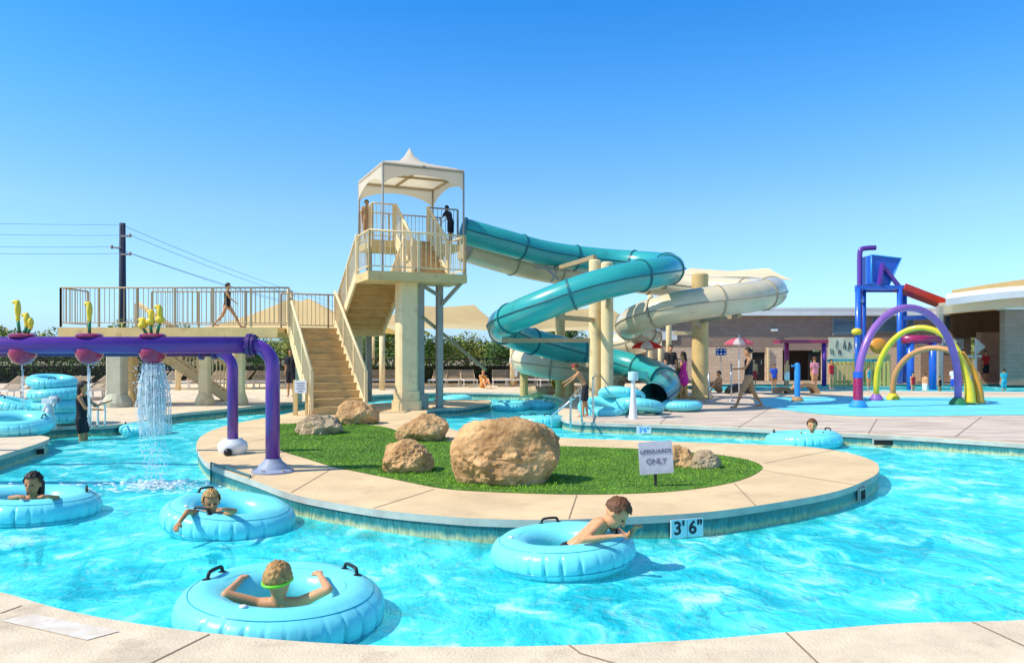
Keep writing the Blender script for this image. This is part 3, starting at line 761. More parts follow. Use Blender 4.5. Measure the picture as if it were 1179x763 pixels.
# -- child in the nearest tube, back to the camera
d0 = 4.78
def sub(px, py, d): return W(px, py, d)
J = dict(head=W(320, 669, 4.72), shL=W(298, 695, 4.74), shR=W(343, 694, 4.74), pelvis=W(322, 760, 5.0),
         elL=W(260, 684, 4.66), haL=W(278, 666, 4.98), elR=W(378, 678, 4.72), haR=W(368, 661, 5.02), knL=W(310, 740, 5.35), anL=W(310, 790, 5.5), knR=W(335, 740, 5.35), anR=W(335, 790, 5.5))
t = person(J, 'blond child in green goggles seen from behind in the nearest tube', M_skin, M_hblond, [('shorts', M_cblue)], s=.86, hs=.94, fwd=Vector((.25, .95, -.1)), vox=.0075, hands=True, near=True)
c = J['head']; r_, f_, u_ = frame(Vector((.25, .95, -.1))); R = Matrix((r_, f_, u_)).transposed(); gm = MB()
gm.tube([c + R @ (Vector((.090 * math.cos(a), .108 * math.sin(a) - .006, .006 - .022 * math.cos(a + PI / 2))) * .94) for a in [2 * PI * i / 40 for i in range(40)]], .007, 8, closed=True, flat=1.3)
gm.build('goggle_strap', M_gog, t, True)
lm = MB()
for k in (-1, 1): lm.ell(c + R @ (Vector((k * .032, .094, .004)) * .94), (.026, .014, .02), R)
lm.build('goggle_lens', M_gog, t, True)
# -- boy leaning over the rim of the middle tube
J = dict(head=W(709, 591, 5.98), shL=W(697, 600, 6.26), shR=W(692, 602, 5.96), pelvis=W(655, 636, 6.15),
         elL=W(722, 619, 6.22), haL=W(731, 608, 6.05), elR=W(672, 621, 5.83), haR=W(707, 617, 5.80), knL=W(640, 672, 6.25), anL=W(628, 705, 6.3), knR=W(640, 672, 6.15), anR=W(628, 705, 6.15))
person(J, 'brown haired boy bare chested leaning over the rim of his tube', M_skin, M_hbrown, [('shorts', M_cblack)], s=.82, hs=1.02, fwd=Vector((.72, -.38, -.75)), up=Vector((.55, 0, .83)), vox=.0075, hands=True, near=True)
# -- small child in the third tube
J = dict(head=W(243, 578, 7.10), shL=W(256, 593, 7.12), shR=W(230, 591, 7.12), pelvis=W(250, 634, 7.4),
         elL=W(270, 588, 6.98), haL=W(258, 586, 6.80), elR=W(216, 588.5, 6.90), haR=W(206, 602, 6.70), knL=W(265, 640, 7.6), anL=W(270, 665, 7.6), knR=W(245, 640, 7.6), anR=W(245, 665, 7.6))
person(J, 'small child with wet light brown hair, one arm over the tube side', M_skin2, M_hblond, [('swimsuit', M_cturq)], s=.78, hs=.92, fwd=Vector((.5, -.85, -.12)), vox=.008, hands=True, near=True)
# -- dark haired swimmer in the left tube
J = dict(head=W(38, 557, 7.95), shL=W(54, 574, 7.98), shR=W(23, 574, 7.98), pelvis=W(38, 625, 8.15),
         elL=W(66, 573, 7.74), haL=W(54, 571, 7.60), elR=W(12, 573, 7.74), haR=W(22, 571, 7.60), knL=W(45, 625, 8.4), anL=W(45, 650, 8.4), knR=W(30, 625, 8.4), anR=W(30, 650, 8.4))
person(J, 'smiling dark haired swimmer in the tube at the left edge', M_skin2, M_hdark, [('swimsuit', M_cblack)], 'bob', s=.8, hs=.98, fwd=Vector((.1, -1, -.05)), vox=.01, hands=True, near=True)
# -- child in the far channel
J = dict(head=W(935, 490, 13.9), shL=W(943, 501.5, 13.95), shR=W(927, 501.5, 13.95), pelvis=W(935, 525, 14.1), elL=W(951, 504, 13.8), haL=W(948, 498.5, 13.6), elR=W(919, 504, 13.8), haR=W(922, 498.5, 13.6))
person(J, 'child with reddish hair in the tube in the far channel', M_skin, M_hbrown, [('swimsuit', M_cred)], s=.8, hs=1.0, fwd=Vector((-.3, -1, 0)), vox=.015, near=True)
# -- standing and walking
def stander(px, py, deg, H, label, clothes, skin=M_skin2, h=M_hdark, z=0.0, style='short', d=None, cap=None, group=None, vox=.022, **kw):
    p = G(px, py, z) if d is None else Vector(((px - CX) * d / F, d, z))
    J, k, f = stand(p.x, p.y, z, deg, H, **kw)
    return person(J, label, skin, h, clothes, style, s=k, hs=k, fwd=f, vox=vox, near=True, cap=cap, group=group, root=Vector((p.x, p.y, z)))
stander(862, 470, 172, 1.66, 'woman in black swim top and tan shorts walking on the far deck', [('swimsuit', M_cblack), ('shorts', M_ctan)], style='bun', walk=.75, arms=(.5, -.2), bend=(1.0, .3), vox=.016)
stander(787, 461, 165, 1.5, 'woman in a bright pink dress beside the cream column', [('dress', M_cpink)], M_skin, style='long', walk=.2, arms=(.5, .1), bend=(1.3, .1), vox=.018)
stander(674, 480, 175, 1.28, 'boy in red cap and dark shorts bending over the steps handrail', [('shorts', M_cblack)], M_skin2, M_hbrown, cap=M_cred, lean=.45, walk=.15, arms=(.75, .95), bend=(.15, .1), vox=.014)
stander(262, 0, 8, 1.32, 'child in dark swimwear striding along the raised walkway', [('swimsuit', M_cblack)], M_skin, z=2.17, d=21.3, walk=.95, arms=(-.5, .5), bend=(.3, .4), vox=.016)
stander(422, 0, -60, 1.22, 'child in tan clothes at the top left of the tower platform', [('shirt', M_ctan), ('shorts', M_ctan)], M_skin2, z=4.72, d=22.4, vox=.016)
stander(519, 0, 150, 1.2, 'attendant dressed in black at the mouth of the slides', [('shirt', M_cblack), ('shorts', M_cblack)], M_skin2, z=4.72, d=22.9, lean=.3, arms=(.6, .7), bend=(.5, .4), vox=.018)
stander(95, 0, 10, 1.62, 'woman in black swimwear standing in the water by the left bank', [('swimsuit', M_cblack), ('skirt', M_cblack)], z=-.70, d=14.95, style='long', arms=(.7, .5), bend=(1.2, 1.0), vox=.016)
stander(335, 0, -90, 1.6, 'person in dark clothes standing behind the stair sign', [('shirt', M_cblack), ('shorts', M_cblack)], z=0, d=25.5)
stander(772, 0, -100, 1.75, 'person in black top and shorts under the red and white umbrella', [('shirt', M_cblack), ('shorts', M_cwhite)], M_skin, z=0, d=29.2)
stander(891, 0, -90, 1.05, 'child in a blue shirt with back to the building', [('shirt', M_cblue)], M_skin2, M_hdark, z=0, d=28.2)
stander(938, 0, 100, 1.3, 'child in pale pink by the crimson frame', [('shirt', mat('pale_pink', (.65, .25, .32)))], M_skin, M_hbrown, z=0, d=28.6)
stander(906, 0, -60, 1.2, 'child with bare shoulders beside the blue shirted child', [('shorts', M_cwhite)], M_skin, M_hbrown, z=0, d=31)
stander(1051, 0, -80, 1.0, 'child in red swimwear under the brown hoop', [('swimsuit', M_cred)], M_skin, z=-.35, d=31.5)
stander(1065, 0, 40, 1.0, 'child in white swimwear wading under the hoops', [('shorts', M_cwhite)], M_skin, M_hbrown, z=-.35, d=30.6)
stander(1082, 0, -70, .8, 'toddler in dark swimwear wading by the blue post', [('swimsuit', M_cblack)], M_skin2, z=-.25, d=30)
stander(1135, 0, -80, 1.55, 'person in dark red shirt under the arrow sign', [('shirt', M_cred), ('shorts', M_cblack)], z=0, d=37.5)
stander(1156, 0, 90, 1.1, 'person in turquoise shirt with back turned before the pavilion', [('shirt', M_cturq), ('shorts', M_cturq)], z=-.3, d=31.5)
stander(1118, 0, -90, 1.35, 'bare chested child below the pale banner', [('shorts', M_cblue)], M_skin, z=-.3, d=33)
stander(592, 0, -80, 1.5, 'person in white standing beyond the lower cream slide', [('shirt', M_cwhite), ('shorts', M_cwhite)], M_skin, z=0, d=33)
stander(957, 0, -80, 1.2, 'child in crimson at the yellow playhouse', [('swimsuit', M_cred)], M_skin, z=0, d=30.5)
stander(868, 0, -100, 1.2, 'child in red shorts in front of the building door', [('shorts', M_cred)], M_skin, M_hbrown, z=0, d=32)
stander(1000, 0, -70, .95, 'child in turquoise between the purple hoop and the playhouse', [('swimsuit', M_cturq)], M_skin, z=0, d=29.6)
stander(1098, 0, 60, 1.15, 'child in white shirt right of the blue post', [('shirt', M_cwhite), ('shorts', M_cblue)], M_skin2, z=-.3, d=32.5)
stander(718, 0, 150, 1.3, 'person in red behind the teal slide', [('shirt', M_cred), ('shorts', M_cblack)], M_skin, z=0, d=30)
# seated person on the deck edge
def sitter(px, d, deg, label, clothes, skin, z=0.0, H=1.5):
    x = (px - CX) * d / F; J, k, f = stand(x, d, z, deg, H)
    dz = Vector((0, 0, .92 * k - .12 * k)); 
    for q in ('pelvis', 'head', 'shL', 'shR', 'elL', 'elR', 'haL', 'haR'): J[q] -= dz
    s_ = f.cross(Vector((0, 0, 1)))
    for q, sg in (('L', -1), ('R', 1)):
        J['kn' + q] = J['pelvis'] + (f * .30 + s_ * sg * .12 + Vector((0, 0, .28))) * k; J['an' + q] = J['pelvis'] + (f * .52 + s_ * sg * .12 + Vector((0, 0, -.06))) * k; J['to' + q] = J['an' + q] + f * .15 * k
        J['ha' + q] = J['kn' + q] + Vector((0, 0, .04)); J['el' + q] = (J['sh' + q] + J['ha' + q]) / 2 - f * .05 - Vector((0, 0, .06))
    person(J, label, skin, M_hdark, clothes, s=k, hs=k, fwd=f, vox=.022, near=True, root=Vector((x, d, z)))
sitter(828, 28, 200, 'person sitting on the ground by the wading pool', [('shorts', M_ctan)], M_skin)
sitter(556, 31.5, -60, 'person in orange sitting on the back deck beyond the river', [('swimsuit', M_orange)], M_skin)

# ================================================================ SLIDE TOWER (local frame u, v)
TA = math.radians(25); TO = Vector((-4.74, 18.08, 0))
def railing(par, pts, h=1.05, gap=.12, m=M_beige, pr=.03, tr=.024, br=.009, post_every=1.25, foot=.0):
    """pts: floor polyline in local coords of par"""
    mb = MB(); hr = MB()
    for a, b in zip(pts[:-1], pts[1:]):
        a, b = Vector(a), Vector(b); L_ = (b - a).length; U = Vector((0, 0, 1))
        hr.tube([a + U * h, b + U * h], tr, 8); mb.tube([a + U * .12, b + U * .12], tr * .7, 6)
        n = max(1, round(L_ / post_every))
        for i in range(n + 1): p = a + (b - a) * i / n; mb.box(p + U * (h / 2 + .0), (pr * 1.6, pr * 1.6, h - .01))
        n = max(1, int(L_ / gap))
        for i in range(1, n): p = a + (b - a) * i / n; mb.box(p + U * (.12 + h) / 2, (br * 1.6, br * 1.6, h - .12))
    r = mb.build('railing', m, par, local=True); hr.build('handrail', m, r, True, local=True)
    return r
def flight(par, u0, u1, v0, z0, v1, z1, n, closed=True, rails=(1, 1), m=M_tan):
    dv, dz = (v1 - v0) / n, (z1 - z0) / n; tr = MB()
    for i in range(n):
        va = v0 + dv * i; zz = z0 + dz * (i + 1)
        tr.box(((u0 + u1) / 2, va + dv / 2, zz - .025), (u1 - u0 - .02, abs(dv) + .03, .05))
        tr.box(((u0 + u1) / 2, va + (.0 if dv > 0 else .0), zz - dz / 2 - .03), (u1 - u0 - .03, .02, dz))
    tr.build('steps', m, par, local=True)
    for u, rr in ((u0, rails[0]), (u1, rails[1])):
        s_ = MB(); w = .06; a = Vector((u, v0, z0)); b = Vector((u, v1, z1)); lo, hi = .14, .14
        s_.hexa([a + Vector((-w / 2, 0, -lo)), a + Vector((w / 2, 0, -lo)), b + Vector((w / 2, 0, -lo)), b + Vector((-w / 2, 0, -lo)),
                 a + Vector((-w / 2, 0, hi)), a + Vector((w / 2, 0, hi)), b + Vector((w / 2, 0, hi)), b + Vector((-w / 2, 0, hi))] if dv > 0 else
                [b + Vector((-w / 2, 0, -lo)), b + Vector((w / 2, 0, -lo)), a + Vector((w / 2, 0, -lo)), a + Vector((-w / 2, 0, -lo)),
                 b + Vector((-w / 2, 0, hi)), b + Vector((w / 2, 0, hi)), a + Vector((w / 2, 0, hi)), a + Vector((-w / 2, 0, hi))])
        s_.build('stringer', M_beige2, par, local=True)
        if rr: railing(par, [a + Vector((0, 0, .1)), b + Vector((0, 0, .1))], .95, .13, M_beige2, .045, .04, .012)
T = thing('slide_tower', 'beige stair tower with white peaked canopy that feeds the slides', 'slide tower', TO, TA)
DZ = 2.17
flight(T, 0, 1.3, 0, 0, 3.5, DZ, 12)
def slab(par, u0, u1, v0, v1, z, th=.2, m=M_beige, name='landing'):
    MB().box(((u0 + u1) / 2, (v0 + v1) / 2, z - th / 2), (u1 - u0, v1 - v0, th)).build(name, m, par, local=True)
slab(T, -.02, 2.75, 3.52, 4.9, DZ)
railing(T, [(2.75, 3.6, DZ), (2.75, 4.85, DZ), (0, 4.85, DZ)], 1.05, .12, M_rail)
flight(T, 1.42, 2.7, 3.5, DZ, 1.42, 3.5, 7, m=M_tan)
slab(T, 1.38, 3.98, .08, 1.40, 3.5, .22)
railing(T, [(1.42, 1.3, 3.5), (1.42, .12, 3.5), (3.94, .12, 3.5), (3.94, 1.38, 3.5)], 1.0, .13, M_beige2, .035, .028)
flight(T, 2.95, 3.94, 1.42, 3.5, 3.1, 4.72, 7)
slab(T, 2.25, 4.95, 3.12, 4.7, 4.72, .2)
railing(T, [(2.9, 3.16, 4.72), (2.29, 3.16, 4.72), (2.29, 4.66, 4.72), (3.2, 4.66, 4.72)], 1.05, .12, M_beige2)
railing(T, [(3.2, 4.66, 4.72), (4.9, 4.66, 4.72)], 1.05, .12, M_grcol)
railing(T, [(4.0, 3.16, 4.72), (4.9, 3.16, 4.72)], 1.05, .12, M_grcol)
# main pillar under the lower landing and slimmer ones beside it
m_ = MB(); m_.box((2.55, .72, 1.64), (.50, .50, 3.28), 0, .06); m_.box((2.55, .72, .12), (.66, .66, .24), 0, .1); m_.box((2.55, .72, .36), (.58, .58, .26), 0, .08); m_.build('pillar', M_beige2, T, local=True)
m_ = MB(); m_.box((2.95, .95, 1.64), (.22, .40, 3.28), 0, .04); m_.box((3.0, .95, .2), (.34, .5, .4), 0, .08); m_.build('pillar', M_grcol, T, local=True)
for u, v, zt in ((3.55, 1.0, 3.3), (3.3, 4.0, 4.52), (4.6, 3.9, 4.52), (2.5, 4.4, 4.52), (2.1, 3.9, DZ - .2), (.4, 4.2, DZ - .2)):
    m_ = MB(); m_.box((u, v, zt / 2), (.16, .16, zt)); m_.box((u, v, .01), (.3, .3, .03)); m_.build('post', M_grcol if zt > 3 else M_stucco, T, local=True)
MB().bar((3.55, 1.0, 2.7), (3.9, .3, 3.3), .08).bar((3.55, 1.0, 3.0), (2.9, .8, 3.3), .08).build('brace', M_grcol, T, local=True)
MB().bar((3.0, .72, 2.4), (6.0, 3.6, .95), .07).build('brace', M_rail, T, local=True)
# canopy
ez, pk = 6.2, 6.55
c0, c1, v0, v1 = 2.03, 4.33, 1.17, 3.77
m_ = MB(); NS = 14; cen = Vector(((c0 + c1) / 2, (v0 + v1) / 2, 0)); grid = []
for j in range(NS + 1):
    for i in range(NS + 1):
        a, b = i / NS * 2 - 1, j / NS * 2 - 1; q = max(abs(a), abs(b)); rr = math.hypot(a, b)
        z = ez + .28 + .34 * (1 - q) ** .8 + .12 * (1 - q) ** 2 + .34 * math.exp(-(rr / .16) ** 1.2)
        grid.append(Vector((cen.x + a * (c1 - c0) / 2, cen.y + b * (v1 - v0) / 2, z)))
m_.add(grid, [(j * (NS + 1) + i, j * (NS + 1) + i + 1, (j + 1) * (NS + 1) + i + 1, (j + 1) * (NS + 1) + i) for j in range(NS) for i in range(NS)])
cs = [Vector((c0, v0, 0)), Vector((c1, v0, 0)), Vector((c1, v1, 0)), Vector((c0, v1, 0))]
for k in range(4):      # arched valance
    a, b = cs[k], cs[(k + 1) % 4]; n = 16; vs = []
    for i in range(n + 1):
        p = a + (b - a) * i / n; arch = math.sin(PI * i / n) ** .55
        vs += [p + Vector((0, 0, ez + .28)), p + Vector((0, 0, ez - .34 + .36 * arch))]
    m_.add(vs, [(2 * i, 2 * i + 2, 2 * i + 3, 2 * i + 1) for i in range(n)])
m_.build('canopy', M_canvas, T, True, local=True, auto=35)
for p, zb in zip(cs, (3.5, 3.5, 4.72, 4.72)):
    q = p + (cen - p) * .012; MB().tube([(q.x, q.y, zb if zb > 4 else 3.4), (q.x, q.y, ez + .2)], .028, 8).build('canopy_post', M_grcol, T, True, local=True)
m_ = MB()
for k in range(4): a, b = cs[k], cs[(k + 1) % 4]; m_.bar(a * .985 + cen * .015 + Vector((0, 0, ez + .22)), b * .985 + cen * .015 + Vector((0, 0, ez + .22)), .05)
m_.bar((c0, cen.y, ez + .24), (c1, cen.y, ez + .24), .06).bar((cen.x, v0, ez + .26), (cen.x, v1, ez + .26), .06); m_.bar((cen.x, cen.y, ez + .2), (cen.x, cen.y, ez + .9), .05)
m_.build('canopy_frame', M_rail, T, local=True)
# sign at the foot of the stairs
b = G(346, 478)
t = thing('stair_sign', 'small white notice board on a beige gate post at the stair foot', 'sign', b)
MB().box(b + Vector((-.12, 0, .42)), (.09, .09, .84)).box(b + Vector((.14, .02, .42)), (.06, .06, .84)).box(b + Vector((0, 0, .75)), (.3, .04, .05)).build('post', M_beige, t)
MB().box(b + Vector((.02, -.06, .68)), (.28, .02, .30)).build('board', M_white, t)
for zz, L_ in ((.76, .2), (.70, .16), (.64, .2), (.58, .12)): MB().box(b + Vector((.02, -.073, zz)), (L_, .004, .018)).build('text_line', M_signp, t)

# ---------------------------------------------------------------- raised walkway on the left
bz = DZ
x0, x1, yf, yb = (72 - CX) * 20.9 / F, -6.35, 20.7, 22.1
Bw = thing('raised_walkway', 'long beige raised walkway with dark railings left of the stairs', 'walkway', Vector(((x0 + x1) / 2, 21.4, 0)))
ox = Bw.location
def LB(p): return Vector(p) - ox
m_ = MB(); m_.box(LB(((x0 + x1) / 2, (yf + yb) / 2 , bz - .07)), (x1 - x0, yb - yf, .12)); m_.box(LB(((x0 + x1) / 2, yf + .03, bz - .20)), (x1 - x0 - .01, .08, .15)); m_.box(LB(((x0 + x1) / 2, yb - .03, bz - .20)), (x1 - x0 - .01, .08, .15)); m_.build('deck', M_beige, Bw, local=True)
railing(Bw, [LB((x1 + .3, yf + .04, bz)), LB((x0 + .05, yf + .04, bz)), LB((x0 + .05, yb - .04, bz))], 1.07, .13, M_rail, .03, .022, .009, 1.1)
railing(Bw, [LB((x0 + 1.9, yb - .04, bz)), LB((x1, yb - .04, bz))], 1.07, .13, M_rail, .03, .022, .009, 1.4)
for px, yy, w_, m2 in ((135, 20.9, .42, M_stucco), (236, 21.6, .28, M_beige2), (277, 21.7, .22, M_beige2), (150, 21.9, .3, M_beige)):
    xx = (px - CX) * yy / F; m_ = MB(); m_.box(LB((xx, yy, (bz - .28) / 2)), (w_, w_, bz - .28), 0, .03)
    m_.lathe([(w_ * .95, 0), (w_ * .95, .12), (w_ * .62, .34), (w_ * .55, .36)], LB((xx, yy, 0)), 16); m_.build('pillar', m2, Bw, local=True)
# the flight that runs down behind the walkway and rear rails
st = thing('rear_staircase', 'brown staircase descending behind the falling water', 'staircase', Vector(((157 - CX) * 22.5 / F, 22.5, 0)), math.radians(-62))
flight(st, -.5, .5, 2.6, 0, 0, 1.9, 10, rails=(1, 1), m=mat('brown_boards', (.40, .26, .10), .8, .25, 3, .3, 20))

# ================================================================ SLIDES
def slide(label, name, path, rad, m, mr, sec=2.0, seam=True, flat_end=0):
    pts = catmull([W(*p) for p in path], 8)
    # resample evenly
    L_ = [0]
    for a, b in zip(pts[:-1], pts[1:]): L_.append(L_[-1] + (b - a).length)
    tot = L_[-1]; n = int(tot / .12); P = []
    j = 0
    for i in range(n + 1):
        s_ = tot * i / n
        while j < len(L_) - 2 and L_[j + 1] < s_: j += 1
        t_ = (s_ - L_[j]) / max(1e-6, L_[j + 1] - L_[j]); P.append(pts[j].lerp(pts[j + 1], t_))
    for _ in range(6): P = [P[0]] + [(P[i - 1] + P[i] * 2 + P[i + 1]) / 4 for i in range(1, len(P) - 1)] + [P[-1]]
    root = thing(name, label, 'water slide', Vector((P[0].x, P[0].y, 0)))
    k = max(2, int(sec / .12)); i = 0
    while i < len(P) - 1:
        e = min(len(P) - 1, i + k)
        if len(P) - 1 - e < k * .4: e = len(P) - 1
        MB().tube(P[i:e + 1], rad, 28, caps=False).build('tube_section', m, root, True)
        tdir = (P[min(i + 1, len(P) - 1)] - P[i]).normalized()
        MB().tube([P[i] - tdir * .025, P[i] + tdir * .025], rad + .03, 28).build('joint_flange', mr, root, True, auto=40)
        i = e
    if seam:
        for sgn in (-1, 1):
            q = []
            for i, p in enumerate(P):
                td = (P[min(i + 1, len(P) - 1)] - P[max(i - 1, 0)]); sd = Vector((td.y, -td.x, 0)).normalized()
                q.append(p + sd * (rad + .005) * sgn)
            MB().tube(q, .022, 6).build('seam_flange', mr, root, True)
    # dark mouth at the end
    td = (P[-1] - P[-2]).normalized(); MB().tube([P[-1] - td * .02, P[-1] + td * .03], rad + .05, 28, caps=False).build('joint_flange', mr, root, True)
    return root, P
teal_path = [(533, 266, 22.9), (580, 279, 23.3), (624, 291, 23.9), (672, 298, 24.4), (718, 302, 24.4), (757, 305, 23.5), (773, 309, 21.6), (758, 314, 19.7), (718, 321, 18.9), (668, 335, 18.8), (618, 354, 19.1), (586, 368, 19.9),
             (577, 377, 21.2), (592, 387, 22.7), (640, 400, 23.8), (690, 412, 24.2), (735, 423, 23.6), (762, 434, 22.3), (766, 447, 21.0), (752, 458, 19.9)]
SL, SP = slide('enclosed teal water slide looping round the twin cream columns', 'teal_slide', teal_path, .39, M_teal, M_tealr)
cream_path = [(536, 285, 23.7), (585, 300, 24.6), (640, 312, 25.6), (700, 319, 26.6), (765, 327, 27), (825, 333, 26.2), (868, 335, 25.0), (889, 335, 23.4), (882, 339, 22.1), (848, 344, 21.3), (800, 350, 21.0), (758, 359, 21.2), (732, 369, 22.0),
              (726, 377, 23.4), (745, 384, 25.2), (740, 392, 27.5), (690, 400, 28.6), (640, 406, 28.2), (608, 410, 27), (606, 416, 25.6), (640, 422, 25.0), (690, 430, 25.2), (715, 441, 25.0)]
SC, CP = slide('enclosed cream water slide with a wide loop behind the teal one', 'cream_slide', cream_path, .43, M_cream, M_creamr, 1.9)
def bracket(par, col, P, idx_list, m, rad):
    for p in [P[min(range(len(P)), key=lambda i: abs(P[i].z - z) + 0 * i)] for z in idx_list]:
        q = Vector((col.x, col.y, p.z - rad - .12)); mb = MB(); mb.bar(q, Vector((p.x, p.y, p.z - rad - .08)), .09, .12)
        mb.tube([p + Vector((0, 0, -rad - .06)) + Vector((math.cos(a) * .0, 0, 0)) for a in (0,)] + [p + Vector((0, 0, -rad + .0))], .1, 8)
        mb.build('bracket', m, par)
def column(par, px, d, ztop, r, m, name='support_column'):
    x = (px - CX) * d / F; m_ = MB()
    m_.lathe([(r * 1.5, 0), (r * 1.5, .08), (r * 1.05, .12), (r, .2), (r, ztop - .04), (r * .8, ztop), (.02, ztop)], Vector((x, d, 0)), 20); m_.build(name, m, par, True, auto=30)
    return Vector((x, d, 0))
c1_ = column(SL, 685, 21.2, 4.05, .17, M_beige2); c2_ = column(SL, 699, 20.9, 3.95, .17, M_beige2)
c3_ = column(SL, 645, 25.6, 3.1, .16, M_beige)
def arm(par, a, b, w=.1, m=M_rail): MB().bar(a, b, w, w * 1.2).build('bracket', m, par)
def near_pt(P, px, py): 
    return min(P, key=lambda p: (CX + p.x * F / p.y - px) ** 2 + (YH - (p.z - CH) * F / p.y - py) ** 2)
for px, py, col in ((640, 292, c1_), (700, 326, c2_), (640, 345, c1_), (720, 303, c1_), (650, 404, c1_), (718, 418, c2_), (768, 311, c2_), (580, 375, c1_)):
    q = near_pt(SP, px, py); arm(SL, Vector((col.x, col.y, max(.3, q.z - .42))), q - Vector((0, 0, .44)))
q = near_pt(SP, 627, 291); m_ = MB()
m_.bar(q + Vector((0, 0, -.42)), q + Vector((.45, 0, -.85)), .07); m_.bar(q + Vector((-.35, 0, -.45)), q + Vector((.5, 0, -.5)), .06); m_.bar(q + Vector((.45, 0, -.4)), q + Vector((.2, 0, -.9)), .06); m_.build('bracket', M_grcol, SL)
c4_ = column(SC, 806, 24.4, 4.0, .26, M_beige); 
for px, py in ((850, 344), (885, 332), (800, 350), (825, 320)):
    q = near_pt(CP, px, py); arm(SC, Vector((c4_.x, c4_.y, max(.3, q.z - .5))), q - Vector((0, 0, .47)), .12)
for px, py, d in ((583, 0, 26.8), (655, 0, 25.3)):
    q = min(CP[len(CP) * 2 // 3:], key=lambda p: abs(p.x - (px - CX) * d / F)); MB().lathe([(.14, 0), (.14, q.z - .4)], Vector((q.x, q.y, 0)), 10).build('support_column', M_tan, SC, True, auto=30)
for col_x, z_, w_ in ((c4_.x - .85, 2.55, .9), (c4_.x - .85, 2.1, .9)):
    MB().bar(Vector((col_x, c4_.y, z_)), Vector((c4_.x, c4_.y, z_)), .12).build('bracket', M_beige2, SC)

# ================================================================ PURPLE WATER FEATURE
def bend(pts, n=8): return catmull([Vector(p) for p in pts], n)
fb = G(314, 543); bb = G(268, 522)
PF = thing('purple_water_pipe', 'thick purple overhead pipe bending down to the nearer post', 'water feature', fb)
zt = 1.585
def elbow(base, z, r, left, y, bendr):
    x = base.x; arc = [Vector((x - bendr + bendr * math.cos(a), y, z - bendr + bendr * math.sin(a))) for a in [PI / 2 * i / 10 for i in range(11)]]
    return [Vector((x, y, .05))] + [Vector((x, y, z - bendr - .02))] + arc
pts = elbow(fb, zt, .085, 0, fb.y, .28)
MB().tube(pts, .088, 24).build('post', M_purple, PF, True)
xe = pts[-1].x
MB().tube([Vector((xe, fb.y, zt)), Vector((xe - 7.5, fb.y, zt))], .105, 28).build('beam', M_purple, PF, True)
m_ = MB(); m_.tube([Vector((xe + .02, fb.y, zt)), Vector((xe - .03, fb.y, zt))], .145, 24)
m_.tube([Vector((xe + .06, fb.y, zt)), Vector((xe + .03, fb.y, zt))], .135, 24)
for k in range(8):
    a = 2 * PI * k / 8 + .2; m_.tube([Vector((xe + .08, fb.y + .12 * math.cos(a), zt + .12 * math.sin(a))), Vector((xe - .05, fb.y + .12 * math.cos(a), zt + .12 * math.sin(a)))], .012, 6)
m_.build('flange', M_purpled, PF, True, auto=30)
MB().lathe([(.26, 0), (.26, .02), (.19, .05), (.17, .09), (.12, .13), (.1, .17)], fb, 24).build('base', mat('grey_blue_boot', (.30, .33, .42), .5), PF, True, auto=40)
PB = thing('purple_water_pipe', 'thinner purple pipe behind, standing on the white round drum', 'water feature', bb)
zb_ = 1.50
pts = elbow(bb, zb_, .07, 0, bb.y, .26)
MB().tube(pts, .078, 22).build('post', M_purple, PB, True)
xb = pts[-1].x
MB().tube([Vector((xb, bb.y, zb_)), Vector((xb - 8.5, bb.y, zb_))], .07, 20).build('beam', M_purpled, PB, True)
MB().tube([Vector((xb + .02, bb.y, zb_)), Vector((xb - .03, bb.y, zb_))], .11, 20).tube([Vector((xb - .18, bb.y, zb_ - .02)), Vector((xb - .22, bb.y, zb_ - .02))], .10, 20).build('flange', M_purpled, PB, True, auto=30)
MB().lathe([(.17, 0), (.20, .04), (.215, .10), (.20, .17), (.15, .2), (.14, .22)], bb, 24).build('base', M_white, PB, True, auto=50)
MB().ell(bb + Vector((.02, -.25, .05)), (.06, .05, .06)).build('valve', M_black, PB, True)
for base_, r_, par_ in ((fb, .225, PF),):
    m_ = MB()
    for k in range(6):
        a = 2 * PI * k / 6 + .3; m_.lathe([(.018, .02), (.018, .05), (.008, .055)], base_ + Vector((math.cos(a) * r_, math.sin(a) * r_, 0)), 8)
    m_.build('bolts', M_steel, par_)
# flower-topped dump bowls astride the beams
def bowl(px, label, kind):
    d = fb.y + .05; x = (px - CX) * d / F; b = Vector((x, d, zt))
    t = thing('dump_bowl', label, 'water feature', b, 0, 'crimson bowls with yellow flowers on the purple pipe')
    prof = [(.02, -.245), (.07, -.235), (.12, -.20), (.155, -.14), (.165, -.08), (.16, -.05), (.14, -.06)]
    MB().lathe(prof, b, 24).build('bowl', M_crim, t, True, auto=50)
    MB().lathe([(.05, .08), (.15, .10), (.16, .125), (.13, .145), (.03, .15)], b, 24).build('collar', M_crim, t, True, auto=50)
    stems = {0: [(-.06, .42, .0), (.05, .26, .1), (.10, .2, .1)], 1: [(.0, .40, .0)], 2: [(-.13, .20, .3), (-.03, .30, .5), (.09, .36, -.1)]}[kind]
    for sx, hh, tl in stems:
        p0 = b + Vector((sx * .6, 0, .14)); p1 = b + Vector((sx, 0, .13 + hh * .45)); p2 = b + Vector((sx + tl * .05, 0, .13 + hh))
        s_ = MB().tube([p0, p1], .02, 8).build('stem', M_green, t, True)
        m_ = MB(); mid = (p1 + p2) / 2; ln = (p2 - p1).length
        m_.capsule(p1, p2, .028, .022)
        m_.ell(mid + Vector((0, 0, ln * .1)), (.036, .042, ln * .5)); m_.ell(p2 - Vector((.03, 0, .01)), (.045, .03, .03))
        if kind == 2: m_.ell(p1 + Vector((0, 0, .03)), (.06, .05, .05))
        organic(m_, 'petal', M_yel, t, .01, 2)
    return b
bowl(26, 'dump bowl with three yellow petals, leftmost on the purple pipe', 0)
bowl(103, 'dump bowl with a single yellow spike, middle one on the purple pipe', 1)
